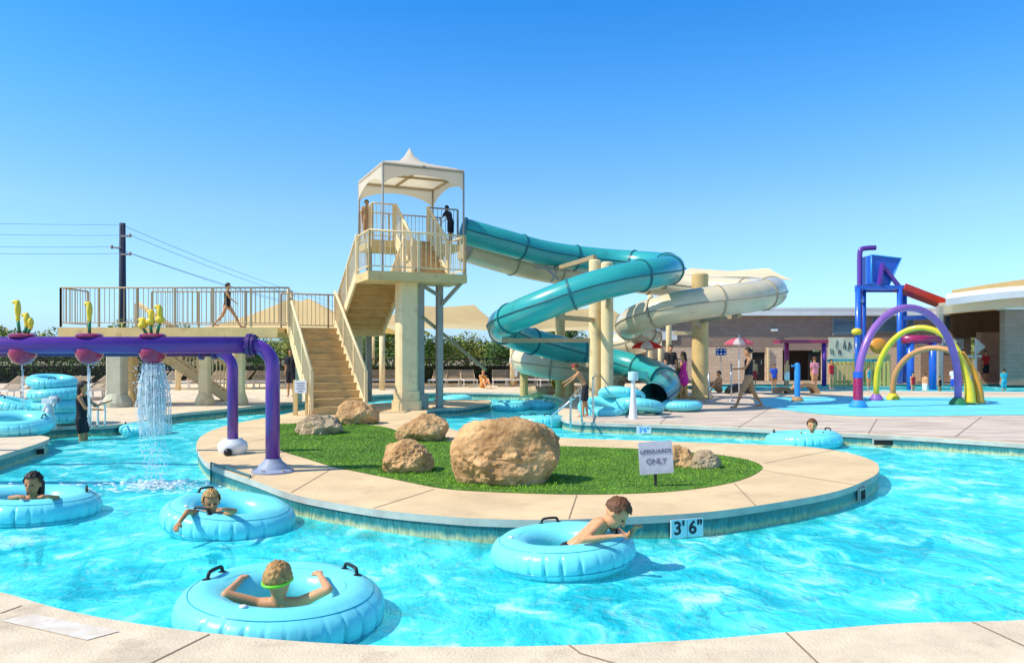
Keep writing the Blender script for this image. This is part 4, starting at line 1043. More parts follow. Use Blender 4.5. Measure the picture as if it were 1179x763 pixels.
wb = bowl(176, 'dump bowl pouring water, topped with a bunch of yellow blooms', 2)
# falling water
def fall(label, b, n, w0, w1, zend, seed, frac=1):
    rnd = random.Random(seed); t = thing('falling_water', label, 'water', Vector((b.x, b.y, WZ)))
    m_ = MB()
    for i in range(n):
        a = rnd.uniform(0, 2 * PI); q = rnd.random() ** .5; r0, r1 = w0 * q, w1 * q * rnd.uniform(.7, 1.1)
        s0 = rnd.uniform(0, .2) * (rnd.random() > .4); s1 = rnd.uniform(.25, .62)
        pts = []
        for k in range(9):
            u = s0 + (s1 - s0) * k / 8; z = b.z - .22 + (zend - (b.z - .22)) * u
            prof = r0 + (r1 - r0) * math.sin(PI * min(1, u * 1.15)) - (.5 * w0) * q * max(0, u - .55) * 1.2
            pts.append(Vector((b.x + math.cos(a) * prof + rnd.gauss(0, .004) + .03 * u, b.y + math.sin(a) * prof * .8 + rnd.gauss(0, .004), z)))
        m_.tube(pts, [.003 + .0045 * rnd.random() * math.sin(PI * (k + .5) / 9) for k in range(9)], 5)
    m_.build('strands', M_drop, t, True)
    m_ = MB()
    for i in range(n * 4):
        a = rnd.uniform(0, 2 * PI); u = rnd.random() ** 1.1; q = rnd.random() ** .5 * (w1 * 1.15) * (1 - .45 * u)
        rr = rnd.uniform(.003, .0085)
        m_.ell((b.x + math.cos(a) * q + .03 * u, b.y + math.sin(a) * q, b.z - .25 + (zend - b.z + .2) * u), (rr, rr, rr * rnd.uniform(1, 2.5)), None, 6, 4)
    m_.build('droplets', M_drop, t, True)
    m_ = MB()
    for i in range(int(n * 1.5)):
        a = rnd.uniform(0, 2 * PI); q = abs(rnd.gauss(0, .3)); rr = rnd.uniform(.008, .028)
        m_.ell((b.x + .05 + math.cos(a) * q * 1.3, b.y + math.sin(a) * q * .8, WZ + .02 + rnd.random() ** 2 * .07), (rr * 1.6, rr, rr * .5), None, 7, 5)
    m_.build('splash', M_drop, t, True)
fall('curtain of water pouring from the bowl nearest the posts', wb, 260, .13, .22, WZ + .02, 5)
x = (103 - CX) * fb.y / F; fall('thin trickle of water from the middle bowl', Vector((x, fb.y, zt)), 6, .03, .05, WZ + .3, 6)
x = (26 - CX) * fb.y / F; fall('thin trickle of water from the leftmost bowl', Vector((x, fb.y, zt)), 3, .02, .03, WZ + .3, 9)
# small grab rail on the island edge beside the posts
a, b = G(243, 535), G(288, 550)
t = thing('grab_rail', 'thin dark grab rail on the island edge by the purple posts', 'rail', (a + b) / 2)
m_ = MB(); U = Vector((0, 0, 1)); m_.tube([a + U * -.3, a + U * .03, b + U * .03, b + U * -.3], .012, 8); m_.build('bar', M_tealr, t, True)
mm = a.lerp(b, .45); MB().tube([mm + U * -.3, mm + U * .03], .010, 8).build('bracket', M_tealr, t, True)

# ================================================================ SMALL POOLSIDE OBJECTS
def pylon(px, py, h, w, label):
    b = G(px, py); t = thing('white_pylon', label, 'pool lift base', b, 0, 'white pylons by the water')
    MB().lathe([(w, 0), (w * .85, h * .25), (w * .42, h * .9), (w * .35, h), (.01, h)], b, 16).build('cone', M_white, t, True, auto=50)
    MB().box(b + Vector((0, 0, h + .05)), (w * 1.8, w * 1.2, .1), 0, .02).build('cap', M_white, t)
    return b
b = pylon(57, 494, .5, .13, 'white tapered pylon in front of the left tube stack')
t = thing('pool_ladder', 'white slanting ladder rail beside the pylon on the left bank', 'ladder', G(42, 494))
a = G(38, 494); MB().tube([a, a + Vector((.28, .1, .62)), a + Vector((.42, .1, .62))], .02, 8).tube([a + Vector((.12, .15, 0)), a + Vector((.36, .2, .62))], .02, 8).build('rail', M_white, t, True)
MB().ell(a + Vector((.38, .1, .56)), (.09, .07, .07)).build('hub', mat('grey_metal', (.3, .34, .4), .4), t, True)
for k, p in enumerate([(104, 492), (113, 491)]):
    b = G(*p); t = thing('ladder_post', ('left', 'right')[k] + ' of two short white ladder posts by the woman in the water', 'rail', b)
    MB().tube(bend([b, b + Vector((0, 0, .4)), b + Vector((0, .1, .48)), b + Vector((0, .25, .4)), b + Vector((0, .25, 0))], 5), .02, 8).build('rail', M_white, t, True)
    MB().lathe([(.05, 0), (.05, .03)], b, 12).build('escutcheon', M_steel, t, True, auto=30)
b = G(729, 482); t = thing('white_pylon', 'white tapered pylon in front of the tube heap on the far deck', 'pool lift base', b, 0, 'white pylons by the water')
MB().lathe([(.10, 0), (.085, .2), (.05, .62), (.045, .85), (.01, .86)], b, 16).build('cone', M_white, t, True, auto=50)
MB().lathe([(.11, .86), (.12, .9), (.11, 1.05), (.02, 1.06)], b, 16).build('cap', M_tile, t, True, auto=40)
MB().box(b + Vector((.16, .3, .98)), (.4, .3, .14), 0, .04).build('seat', M_teal, t)
# steps hand rail (two bent steel rails)
for k, (p, q) in enumerate([((657, 488), (668, 470)), ((683, 481), (690, 466))]):
    a, b = G(*p), G(*q); t = thing('steps_handrail', ('bent steel handrail the boy in the red cap leans on', 'taller steel handrail right of the boy in the red cap')[k], 'handrail', a)
    h = (.55, .92)[k]
    pts = bend([a + Vector((0, 0, -.1)), a + Vector((0, 0, h * .9)), a + Vector((.03, .15, h)), b + Vector((0, 0, h)), b + Vector((0, .05, h * .85)), b], 5)
    MB().tube(pts, .022, 10).build('rail', M_steel, t, True)
    MB().lathe([(.05, 0), (.05, .02)], b, 12).build('escutcheon', M_steel, t, True)
a = G(634, 486); t = thing('steps_handrail', 'low sloping rail running down into the water behind the boulder', 'handrail', a)
MB().tube([a + Vector((0, 0, -.15)), a + Vector((.05, 0, .16)), a + Vector((.62, -.1, .62)), a + Vector((.66, -.1, .02))], .024, 10).build('rail', M_steel, t, True)
for k, (px, py, h, lab) in enumerate([(766, 458, .95, 'thin steel stanchion behind the flat tube'), (816, 462, .9, 'thin steel stanchion right of the woman in pink'), (842, 462, 1.15, 'thin grey pole at the edge of the splash pad')]):
    b = G(px, py); t = thing('stanchion', lab, 'pole', b, 0, 'steel stanchions on the far deck')
    MB().tube([b, b + Vector((0, 0, h))], .025, 8).build('pole', M_steel, t, True); MB().lathe([(.12, 0), (.12, .02), (.03, .05)], b, 14).build('base', M_steel, t, True)
# yellow play table
b = G(779, 459); t = thing('play_table', 'low yellow table with green rounded openings behind the flat tube', 'play table', b)
m_ = MB(); m_.box(b + Vector((0, .3, .40)), (.72, .6, .07), 0, .03)
for sx in (-.32, 0, .32): m_.box(b + Vector((sx, .3, .18)), (.07, .56, .37))
m_.build('frame', M_yel, t); MB().ell(b + Vector((-.17, .28, .17)), (.12, .1, .17)).ell(b + Vector((.17, .28, .17)), (.12, .1, .17)).build('insert', M_lime, t, True)
# blue spray post
b = G(918, 462); t = thing('spray_post', 'light blue spray post with tan foot on the splash pad', 'spray post', b)
MB().lathe([(.085, .1), (.085, 1.1), (.06, 1.16), (.01, 1.17)], b, 18).build('post', M_lblue, t, True, auto=40); MB().lathe([(.17, 0), (.18, .05), (.13, .12), (.08, .15)], b, 18).build('foot', M_ctan, t, True, auto=40)
MB().box(b + Vector((-.10, -.02, 1.08)), (.16, .06, .06)).build('nozzle', M_lblue, t)
# half-round climbing shapes beyond the pad
def half_arch(px, py, r, th, m, label):
    b = G(px, py); t = thing('play_arch', label, 'play shape', b); pts = [b + Vector((r * math.cos(a), 0, r * .8 * math.sin(a))) for a in [PI * i / 14 for i in range(15)]]
    m_ = MB(); vs = []
    for p in pts:
        q = b + (p - b) * (1 - th); vs += [p, p + Vector((0, .5, 0)), q + Vector((0, .5, 0)), q]
    m_.add(vs, [(4 * i + k, 4 * i + (k + 1) % 4, 4 * i + 4 + (k + 1) % 4, 4 * i + 4 + k) for i in range(14) for k in range(4)] + [(0, 1, 2, 3), (56, 59, 58, 57)])
    m_.build('arch', m, t, True, auto=40)
half_arch(853, 453.5, .45, .9, M_black, 'dark half round play shape left of the blue spray post')
half_arch(929, 453, .48, .35, M_ctan, 'tan half round play arch right of the blue spray post')
half_arch(904, 453, .3, .6, M_ctan, 'small tan ramp behind the blue spray post')

# planter with yellow grass behind T7/T8
def leaves(mb, c, rad, n, size, rnd, up=.3):
    for _ in range(n):
        while True:
            q = Vector((rnd.uniform(-1, 1), rnd.uniform(-1, 1), rnd.uniform(-1, 1)))
            if .35 < q.length < 1: break
        p = c + Vector((q.x * rad[0], q.y * rad[1], q.z * rad[2])) * (1 + .25 * noise.noise(q * 2.5 + c))
        a = Vector((rnd.gauss(0, 1), rnd.gauss(0, 1), rnd.gauss(0, 1) + up)).normalized(); b = a.orthogonal().normalized()
        b = (b + a.cross(b) * rnd.uniform(-1, 1)).normalized(); s_ = size * rnd.uniform(.6, 1.4)
        mb.add([p, p + a * s_ * .5 + b * s_ * .28, p + a * s_, p + a * s_ * .5 - b * s_ * .28], [(0, 1, 2, 3)])
b = G(640, 454); t = thing('rock_planter', 'dark low rock planter with yellow ornamental grass behind the tubes', 'planter', b)
rk = MB(); 
for sx in (-.75, -.3, .2, .65): rk.ell(b + Vector((sx, .2, .08)), (.38, .3, .22), None, 14, 8)
organic(rk, 'rocks', M_rockd, t, .05, 2)
pl = MB(); rnd = random.Random(3)
for i in range(420):
    a = rnd.uniform(0, 2 * PI); l = rnd.uniform(.35, .75); p = b + Vector((.2 + rnd.gauss(0, .12), .2 + rnd.gauss(0, .1), .2)); dx = Vector((math.cos(a), math.sin(a), 0)); sp = rnd.uniform(.15, .75)
    w = dx.cross(Vector((0, 0, 1))) * .02; q = p + dx * l * sp * .5 + Vector((0, 0, l * .6)); e = p + dx * l * sp * 1.1 + Vector((0, 0, l * rnd.uniform(.45, .9)))
    pl.add([p - w, p + w, q + w, q - w, e], [(0, 1, 2, 3), (3, 2, 4)])
pl.build('grass_tuft', mat('yellow_blade', (.62, .40, .06), .7, .3, 3, 0, island=.4), t)

# ================================================================ SPLASH PAD HOOPS
def hoop(p0, p1, ztop, r, m, label, bases):
    a, b = p0, p1; t = thing('spray_hoop', label, 'spray hoop', (a + b) / 2, 0, 'coloured spray hoops on the splash pad')
    mid = (a + b) / 2; hx = (b - a) / 2; n = 30; leg = ztop * .22; pts = [a + Vector((0, 0, .05))]
    for i in range(n + 1):
        th = PI - PI * i / n; pts.append(mid + hx * math.cos(th) * 1.0 + Vector((0, 0, leg + (ztop - leg) * math.sin(th))))
    pts.append(b + Vector((0, 0, .05)))
    MB().tube(pts, r, 16).build('hoop', m, t, True)
    for p, mm_ in zip((a, b), bases):
        MB().lathe([(r * 2.3, 0), (r * 2.4, .06), (r * 1.6, .16), (r * 1.3, .2)], p, 18).build('foot', mm_, t, True, auto=40)
    return t
hp = hoop(G(988, 469), G(1103, 466), 2.72, .10, M_lilac, 'tallest purple spray hoop with blue and green feet', (M_lblue, M_green))
a = G(988, 469); MB().lathe([(.125, .15), (.125, .78), (.11, .8)], a, 16).build('sleeve', M_crim, hp, True, auto=40)
MB().lathe([(.128, .8), (.128, .95), (.11, .97)], a, 16).build('sleeve', M_blue, hp, True, auto=40)
hoop(G(1009, 461), G(1114, 465), 2.22, .085, M_lime, 'middle yellow green spray hoop nested under the purple one', (M_lilac, M_steel))
hoop(G(1028, 460), G(1126, 464), 1.62, .085, M_brown, 'lowest brown spray hoop with yellow feet', (M_yel, M_yel))
# yellow and orange curved fins leaning from the hoops' right feet
b = G(1118, 466); t = thing('spray_fin', 'yellow and orange curved fins at the right feet of the hoops', 'spray fin', b)
for k, (sx, w, mm_) in enumerate(((-.02, .12, M_yel), (.28, .12, M_orange))):
    pts = [b + Vector((sx, .1 * k, .06)), b + Vector((sx - .02, .1 * k, .5)), b + Vector((sx - .16, .1 * k, 1.0)), b + Vector((sx - .36 - .1 * k, .1 * k, 1.5))]
    MB().tube(catmull(pts, 6), [.15 - .006 * i for i in range(19)], 14).build('fin', mm_, t, True)

# tipping bucket tower
D = 36.0
def TW(px, z, dd=0): return Vector(((px - CX) * (D + dd) / F, D + dd, z))
def zpy(py, dd=0): return CH - (py - YH) * (D + dd) / F
b = TW(1012, 0); t = thing('bucket_tower', 'tall blue frame with tipping bucket, purple gooseneck and red chute', 'bucket tower', b)
for px, dd, py in ((988, 0, 331), (994, 1.6, 331), (1036, 0, 331), (1041, 1.6, 331), (1083, .6, 352)):
    MB().tube([TW(px, -.4, dd), TW(px, zpy(py), dd)], .13, 14).build('post', M_blue, t, True)
m_ = MB(); m_.bar(TW(985, zpy(331)), TW(1041, zpy(331)), .2, .2); m_.bar(TW(985, zpy(331), 1.6), TW(1043, zpy(331), 1.6), .2, .2); m_.bar(TW(1038, zpy(366)), TW(1084, zpy(364), .6), .22, .2)
for px in (989, 1038): m_.bar(TW(px, zpy(331) - .01, 0), TW(px + 4, zpy(331) - .01, 1.6), .18, .18)
m_.bar(TW(988, zpy(345)), TW(994, zpy(345), 1.6), .12, .12); m_.build('beam', M_blue, t)
gp = bend([TW(990, -.3, .8), TW(990, zpy(310), .8), TW(990, zpy(290), .8), TW(992, zpy(284.5), .8), TW(998, zpy(283), .8), TW(1008, zpy(282.5), .8)], 6)
MB().tube(gp, .12, 14).build('gooseneck', M_purple, t, True)
y0 = .15; y1 = 1.5
A = [TW(1003, zpy(293), y0), TW(1037, zpy(297), y0), TW(1023, zpy(328), y0), TW(1003, zpy(326), y0)]; B_ = [p + Vector((0, y1, 0)) for p in A]
m_ = MB(); m_.add(A + B_, [(0, 3, 2, 1), (4, 5, 6, 7), (3, 7, 6, 2), (0, 4, 7, 3), (1, 2, 6, 5)]); m_.add([A[0], A[1], B_[1], B_[0]], [])
bk = m_.build('bucket', M_blue, t)
e = Vector((0, -.03, 0)); MB().tube([p + e for p in A], .05, 8, closed=True).build('rim', M_lblue, bk, True)
MB().bar(TW(1016, zpy(303), 0), TW(1012, zpy(328), 0), .10, .3).bar(TW(1018, zpy(308), 0), TW(1036, zpy(331), 0), .16, .16).build('pivot_arm', M_purple, t)
a, c = TW(1036, zpy(333), .3), TW(1098, zpy(357), .3); m_ = MB(); m_.bar(a, c, .9, .10)
for s_ in (-.45, .45): m_.bar(a + Vector((0, s_, .12)), c + Vector((0, s_, .12)), .08, .30)
m_.build('chute', M_red, t)
# crimson cross-pipe play frames
def pipe_assembly(pxs, py, d, zf, r, m, label, extra=None):
    x0_, x1_ = [(p - CX) * d / F for p in pxs]; z = CH - (py - YH) * d / F
    t = thing('water_gantry', label, 'spray frame', Vector(((x0_ + x1_) / 2, d, zf)), 0)
    MB().tube([Vector((x0_, d, z)), Vector((x1_, d, z))], r * 1.3, 14).build('beam', m, t, True)
    for x_ in (x0_ + r * 2, x1_ - r * 2): MB().tube([Vector((x_, d, zf)), Vector((x_, d, z))], r, 12).build('leg', extra or m, t, True)
pipe_assembly((1040, 1082), 391, 32.5, -.3, .15, M_crim, 'crimson barrel beam on blue legs behind the hoops', M_blue)
# crimson shaded entry frame before the building
d = 33.5; x_0, x_1 = (903 - CX) * d / F, (952 - CX) * d / F; t = thing('entry_canopy', 'crimson flat canopy frame with purple leg before the doorway', 'canopy', Vector(((x_0 + x_1) / 2, d, 0)))
zc = CH + 12 * d / F
MB().box(((x_0 + x_1) / 2, d + .6, zc), (x_1 - x_0, 1.6, .14)).build('roof', M_crim, t)
for x_, m2 in ((x_0 + .1, M_crim), (x_1 - .12, M_purple)): MB().tube([(x_, d, 0), (x_, d, zc)], .1, 12).build('leg', m2, t, True)
# yellow playhouse panel with fence & drawn board
d = 33.0; X = lambda px: (px - CX) * d / F; Z = lambda py: CH - (py - YH) * d / F
t = thing('playhouse', 'yellow slatted playhouse wall with a cream board drawn with black strokes', 'playhouse', Vector((X(985), d, 0)))
m_ = MB()
for i in range(14): m_.box((X(957) + i * .19, d, .55), (.11, .05, 1.1))
m_.box((X(990), d + .05, 1.0), (2.6, .05, .1)); m_.box((X(990), d + .05, .2), (2.6, .05, .1)); m_.build('slats', mat('muted_yellow', (.66, .50, .14)), t)
m_ = MB(); m_.box((X(1009), d + .4, .75), (1.6, .06, 1.3)); m_.build('panel', mat('pale_yellow', (.70, .56, .20)), t)
m_ = MB(); m_.box((X(972), d + .3, (Z(388) + Z(414)) / 2), (X(986) - X(957), .05, Z(388) - Z(414))); bo = m_.build('board', mat('cream_board', (.68, .62, .44)), t)
m_ = MB(); rnd = random.Random(4)
for i in range(9):
    x_ = X(960) + i * .105; z_ = rnd.uniform(Z(410), Z(400)); m_.bar(Vector((x_, d + .26, z_)), Vector((x_ + rnd.uniform(-.05, .08), d + .26, z_ + rnd.uniform(.15, .4))), .02, .02)
m_.build('strokes', M_ink, bo)
MB().bar(Vector((X(955), d + .2, Z(415))), Vector((X(1022), d + .2, Z(415))), .1, .12).build('rail', M_cturq, t)
MB().ell(Vector((X(1013), d + .1, Z(398))), (.40, .16, .34)).build('ball', M_orange, t, True)
MB().tube([(X(984), d - .2, 0), (X(984), d - .2, Z(384))], .08, 10).build('post', M_blue, t, True); MB().ell(Vector((X(984), d - .2, Z(382))), (.22, .2, .16)).build('knob', M_yel, t, True)

# ================================================================ UMBRELLAS
def umbrella(px, py, d, r, label, cols, rz=0):
    x = (px - CX) * d / F; z = CH - (py - YH) * d / F; b = Vector((x, d, 0)); t = thing('parasol', label, 'parasol', b, 0, 'red and white parasols')
    MB().tube([b, b + Vector((0, 0, z + .3))], .025, 8).build('pole', M_white, t, True)
    MB().lathe([(.22, 0), (.22, .06), (.05, .1)], b, 14).build('base', M_grcol, t, True, auto=40)
    n = 8
    for k in range(n):
        a0, a1 = 2 * PI * k / n + rz, 2 * PI * (k + 1) / n + rz; m_ = MB(); vs = []
        R_ = [0.02, .35, .7, 1.0, 1.0]; H_ = [.42, .36, .22, 0, -.12]
        for q, h in zip(R_, H_):
            for s_ in range(5):
                a = a0 + (a1 - a0) * s_ / 4; sag = 1 - .05 * math.sin(PI * s_ / 4) * q; vs.append(b + Vector((math.cos(a) * r * q * sag, math.sin(a) * r * q * sag, z + h * r * .9)))
        m_.add(vs, [(i * 5 + j, i * 5 + j + 1, i * 5 + 6 + j, i * 5 + 5 + j) for i in range(4) for j in range(4)]); m_.build('panel', cols[k % 2], t, True)
umbrella(745, 399, 24.2, .50, 'bright red and white parasol behind the twin columns', (M_redfab, M_whfab), .2)
umbrella(851, 395, 26.5, .52, 'pink and white parasol above the woman in black', (M_pink, M_whfab), .1)
b = Vector(((830 - CX) * 33 / F, 33, 0)); t = thing('star_flag', 'small blue star-patterned flag left of the pink parasol', 'flag', b)
MB().tube([b, b + Vector((0, 0, 1.75))], .02, 8).build('pole', M_grcol, t, True); bo = MB().box(b + Vector((0, -.03, 1.5)), (.46, .02, .30)).build('cloth', mat('navy_cloth', (.02, .04, .25)), t)
m_ = MB()
for i in range(3):
    for j in range(2): m_.ell(b + Vector((-.16 + .16 * i, -.05, 1.42 + .16 * j)), (.04, .008, .04), None, 8, 5)
m_.build('stars', M_cwhite, bo)

# ================================================================ BUILDINGS
d = 40.0
X = lambda px: (px - CX) * d / F; Z = lambda py: CH - (py - YH) * d / F
b = Vector((X(930), d, 0)); t = thing('pool_building', 'long low brown and tan brick bathhouse with pale flat roof', 'building', b)
zr = Z(364)
tanz = Z(400)
def wall(x0_, x1_, z0_, z1_, m, yy=d, th=.3, name='wall'): MB().box(((x0_ + x1_) / 2, yy + th / 2, (z0_ + z1_) / 2), (x1_ - x0_, th, z1_ - z0_)).build(name, m, t)
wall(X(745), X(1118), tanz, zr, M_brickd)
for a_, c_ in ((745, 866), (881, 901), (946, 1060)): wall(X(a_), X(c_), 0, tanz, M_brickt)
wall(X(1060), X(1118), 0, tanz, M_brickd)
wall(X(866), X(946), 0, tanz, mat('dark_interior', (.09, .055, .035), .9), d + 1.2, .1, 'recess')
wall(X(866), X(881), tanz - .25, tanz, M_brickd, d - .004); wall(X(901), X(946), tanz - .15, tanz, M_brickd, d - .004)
for px in (745, 1118): MB().box((X(px) + (.15 if px == 745 else -.15), d + 3.3, zr / 2), (.3, 6, zr)).build('wall', M_brickd, t)
rf = MB(); rf.box(((X(735) + X(1112)) / 2, d + 3.0, zr + .16), (X(1112) - X(735), 6.6, .28)); rf.box(((X(735) + X(1112)) / 2, d + 3.0, zr + .36), (X(1112) - X(735) - .6, 6.6, .16)); rf.build('roof', M_roof, t)
for a_, c_, y0_, y1_ in ((958, 985, 365, 386), (1003, 1052, 364, 383), (1086, 1116, 362, 380)):
    f_ = MB(); f_.box(((X(a_) + X(c_)) / 2, d - .03, (Z(y0_) + Z(y1_)) / 2), (X(c_) - X(a_), .06, Z(y0_) - Z(y1_))); f_ = f_.build('window', M_grcol, t)
    MB().box(((X(a_) + X(c_)) / 2, d - .065, (Z(y0_) + Z(y1_)) / 2), (X(c_) - X(a_) - .12, .02, Z(y0_) - Z(y1_) - .12)).build('pane', M_glassd, f_)
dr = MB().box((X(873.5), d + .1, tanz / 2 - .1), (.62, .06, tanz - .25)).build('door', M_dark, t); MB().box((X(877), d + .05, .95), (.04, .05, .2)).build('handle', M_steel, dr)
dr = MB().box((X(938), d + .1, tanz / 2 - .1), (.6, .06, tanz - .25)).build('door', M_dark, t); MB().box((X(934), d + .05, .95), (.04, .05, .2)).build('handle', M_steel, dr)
MB().box((X(891), d - .06, Z(380)), (.35, .12, .12)).build('wall_light', M_white, t)
MB().bar((X(884), d - .08, 0), (X(884), d - .08, tanz), .09).build('downpipe', M_beige2, t)
m_ = MB().box((X(765), d - .05, Z(386)), (1.3, .05, .5)); bo = m_.build('notice_board', M_white, t)
m_ = MB().box((X(1092), d - .06, Z(396)), (1.5, .05, .55)); bo = m_.build('banner', mat('pale_banner', (.60, .68, .72)), t)
m_ = MB()
for i in range(5): m_.box((X(1082) + i * .22, d - .09, Z(396)), (.13, .01, .16))
m_.build('blurred_letters', mat('banner_ink', (.12, .25, .40)), bo)
# gabled arrow sign on pole
d = 36.5
b = Vector((X(1124) * 36.5 / 36.5, d, 0)); X = lambda px: (px - CX) * d / F; Z = lambda py: CH - (py - YH) * d / F; b = Vector((X(1126), d, 0))
t = thing('arrow_sign', 'white arrow-shaped sign on a pole before the pavilion', 'sign', b)
zc = Z(399); m_ = MB(); a_ = [Vector((X(1123), d, zc + .42)), Vector((X(1135), d, zc)), Vector((X(1123), d, zc - .42))]
m_.add(a_ + [p + Vector((0, .05, 0)) for p in a_], [(0, 2, 1), (3, 4, 5), (0, 1, 4, 3), (1, 2, 5, 4), (2, 0, 3, 5)]); m_.build('arrow_head', M_white, t)
MB().tube([(X(1125), d + .1, 0), (X(1125), d + .1, zc)], .06, 8).build('pole', M_white, t, True)
MB().box((X(1122), d + .02, Z(410)), (.7, .05, .1)).build('crossbar', M_white, t)
# pavilion at the right
d = 34.0
b = Vector((X(1170), d, 0)); t = thing('shade_pavilion', 'pavilion at the right edge with a curved cream roof and brick piers', 'pavilion', Vector((X(1170), d, 0)))
def curved(px0, px1, f_, y0_, y1_, m, th=.12, name='roof'):
    n = 16; vs = []
    for i in range(n + 1):
        px = px0 + (px1 - px0) * i / n; z = f_(px); x_ = X(px)
        vs += [Vector((x_, y0_, z)), Vector((x_ * y1_ / y0_, y1_, z + .25)), Vector((x_ * y1_ / y0_, y1_, z + .25 - th)), Vector((x_, y0_, z - th))]
    m_ = MB(); m_.add(vs, [(4 * i + k, 4 * i + 4 + k, 4 * i + 4 + (k + 1) % 4, 4 * i + (k + 1) % 4) for i in range(n) for k in range(4)] + [(0, 1, 2, 3), (4 * n + 3, 4 * n + 2, 4 * n + 1, 4 * n)])
    return m_.build(name, m, t, True, auto=30)
curved(1096, 1330, lambda px: Z(334 - 17 * math.sin(min(1, (px - 1096) / 160) * PI / 2)), d, d + 6, M_sail, .25)
curved(1080, 1330, lambda px: Z(345 - 11 * math.sin(min(1, (px - 1080) / 130) * PI / 2)), d - .6, d + .0, M_roof, .30, 'fascia')
curved(1082, 1330, lambda px: Z(349 - 9 * math.sin(min(1, (px - 1080) / 130) * PI / 2)), d + .1, d + 6, M_canvas, .5, 'soffit')
MB().box((27.0, d + 5.6, 3.0), (8.5, .3, 1.5)).build('beam', mat('shadow_brown', (.12, .08, .05), .9), t)  # dark panel, the shade under the pavilion roof put into its colour
MB().box((24.3, d + 5.0, 1.2), (1.0, .4, 2.6)).build('pier', M_brickd, t)
MB().box((X(1250), d + .5, Z(357) / 2), (X(1340) - X(1165), .4, Z(357))).build('pier', M_brickd, t)
MB().box((X(1250), d + .5, Z(354)), (X(1342) - X(1162), .7, .16)).build('coping', M_roof, t)
MB().box((25.3, d + 5, .75), (1.5, .3, 1.2)).build('counter', M_dark, t); MB().box((25.2, d + 4.8, 1.25), (.7, .06, .3)).build('notice', M_white, t)
MB().box((X(1085), d + .2, Z(352) / 2), (.2, .2, Z(352))).build('post', M_grcol, t)

# ================================================================ SHADE SAILS
def sail(pxs, d0, dep, zedge, zpeak, label, peakpx=None, m=M_sail, sag=.25, nseg=12, ridge=0.0, posts=(0, 1, 2, 3)):
    xa, xb2 = [(p - CX) * d0 / F for p in pxs]; cx_ = ((peakpx or sum(pxs) / 2) - CX) * (d0 + dep / 2) / F; cy_ = d0 + dep / 2
    t = thing('shade_canopy', label, 'shade canopy', Vector(((xa + xb2) / 2, cy_, 0)), 0, 'tan fabric shade canopies around the pool')
    cs = [Vector((xa, d0, zedge)), Vector((xb2, d0, zedge)), Vector((xb2, d0 + dep, zedge)), Vector((xa, d0 + dep, zedge))]; pk_ = Vector((cx_, cy_, zpeak)); m_ = MB()
    for k in range(4):
        a_, b_ = cs[k], cs[(k + 1) % 4]; vs = []
        for i in range(nseg + 1):
            for j in range(nseg + 1):
                u = i / nseg; e = a_.lerp(b_, u); w_ = (u * 2 - 1, 1, 1 - u * 2, -1)[k]; pt = pk_ + Vector((w_ * ridge, 0, -.12 * (1 - abs(w_)) * (ridge > 0))); e = e + (pt - e) * .08 * math.sin(PI * u) + Vector((0, 0, .12 * math.sin(PI * u)))
                v = j / nseg; p = e.lerp(pt, v); p.z -= sag * math.sin(PI * v) * .8; vs.append(p)
        m_.add(vs, [(i * (nseg + 1) + j, (i + 1) * (nseg + 1) + j, (i + 1) * (nseg + 1) + j + 1, i * (nseg + 1) + j + 1) for i in range(nseg) for j in range(nseg)])
    m_.build('fabric', m, t, True, auto=50)
    for p in [cs[q] for q in posts]: MB().tube([(p.x, p.y, 0), (p.x, p.y, zedge)], .11, 10).build('post', M_beige2, t, True)
sail((205, 440), 30, 6, 2.3, 3.8, 'tan shade canopy behind the walkway and stairs', 345, ridge=.4)
sail((395, 590), 33, 7, 2.5, 3.75, 'tan shade canopy between the tower pillar and the teal slide', 510, ridge=1.5)
sail((596, 760), 37, 7, 2.5, 3.9, 'tan shade canopy behind the twin slide columns', 668, ridge=1.5)
sail((770, 915), 29.5, 4, 4.25, 4.95, 'tall cream shade canopy behind the upper cream slide', 840, mat('pale_sail', (.76, .62, .38), .85, .1, .8), .05, ridge=1.6, posts=(0, 3))

# ================================================================ FENCE, HEDGE, TREES
rnd = random.Random(12)
d = 37.0; xa, xb2 = -28, 8.5
t = thing('hedge', 'long clipped dark green hedge along the back of the grounds', 'hedge', Vector((-10, d + .6, 0)))
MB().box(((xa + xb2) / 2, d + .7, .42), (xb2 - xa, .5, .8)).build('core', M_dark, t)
m_ = MB()
for _ in range(26000):
    p = Vector((rnd.uniform(xa, xb2), d + .7 + rnd.uniform(-.42, .42), rnd.uniform(0, .94) + .07 * noise.noise(Vector((rnd.random(), 0, 0)))))
    a = Vector((rnd.gauss(0, 1), rnd.gauss(0, 1) - .3, rnd.gauss(0, 1) + .4)).normalized(); b = a.orthogonal().normalized(); s_ = rnd.uniform(.05, .12)
    m_.add([p, p + a * s_ * .5 + b * s_ * .3, p + a * s_, p + a * s_ * .5 - b * s_ * .3], [(0, 1, 2, 3)])
m_.build('leaves', M_leafd, t)
t = thing('perimeter_fence', 'thin dark metal fence running in front of the hedge', 'fence', Vector((-10, d, 0)))
i = 0
while xa + i * 2.4 < xb2:
    x_ = xa + i * 2.4; MB().box((x_, d, .6), (.05, .05, 1.2)).build('fence_post', M_black, t); i += 1
MB().bar((xa, d, 1.15), (xb2, d, 1.15), .04).bar((xa, d, .1), (xb2, d, .1), .04).build('rail', M_black, t)
m_ = MB(); x_ = xa
while x_ < xb2: m_.box((x_, d, .62), (.014, .014, 1.05)); x_ += .12
m_.build('pickets', M_black, t)
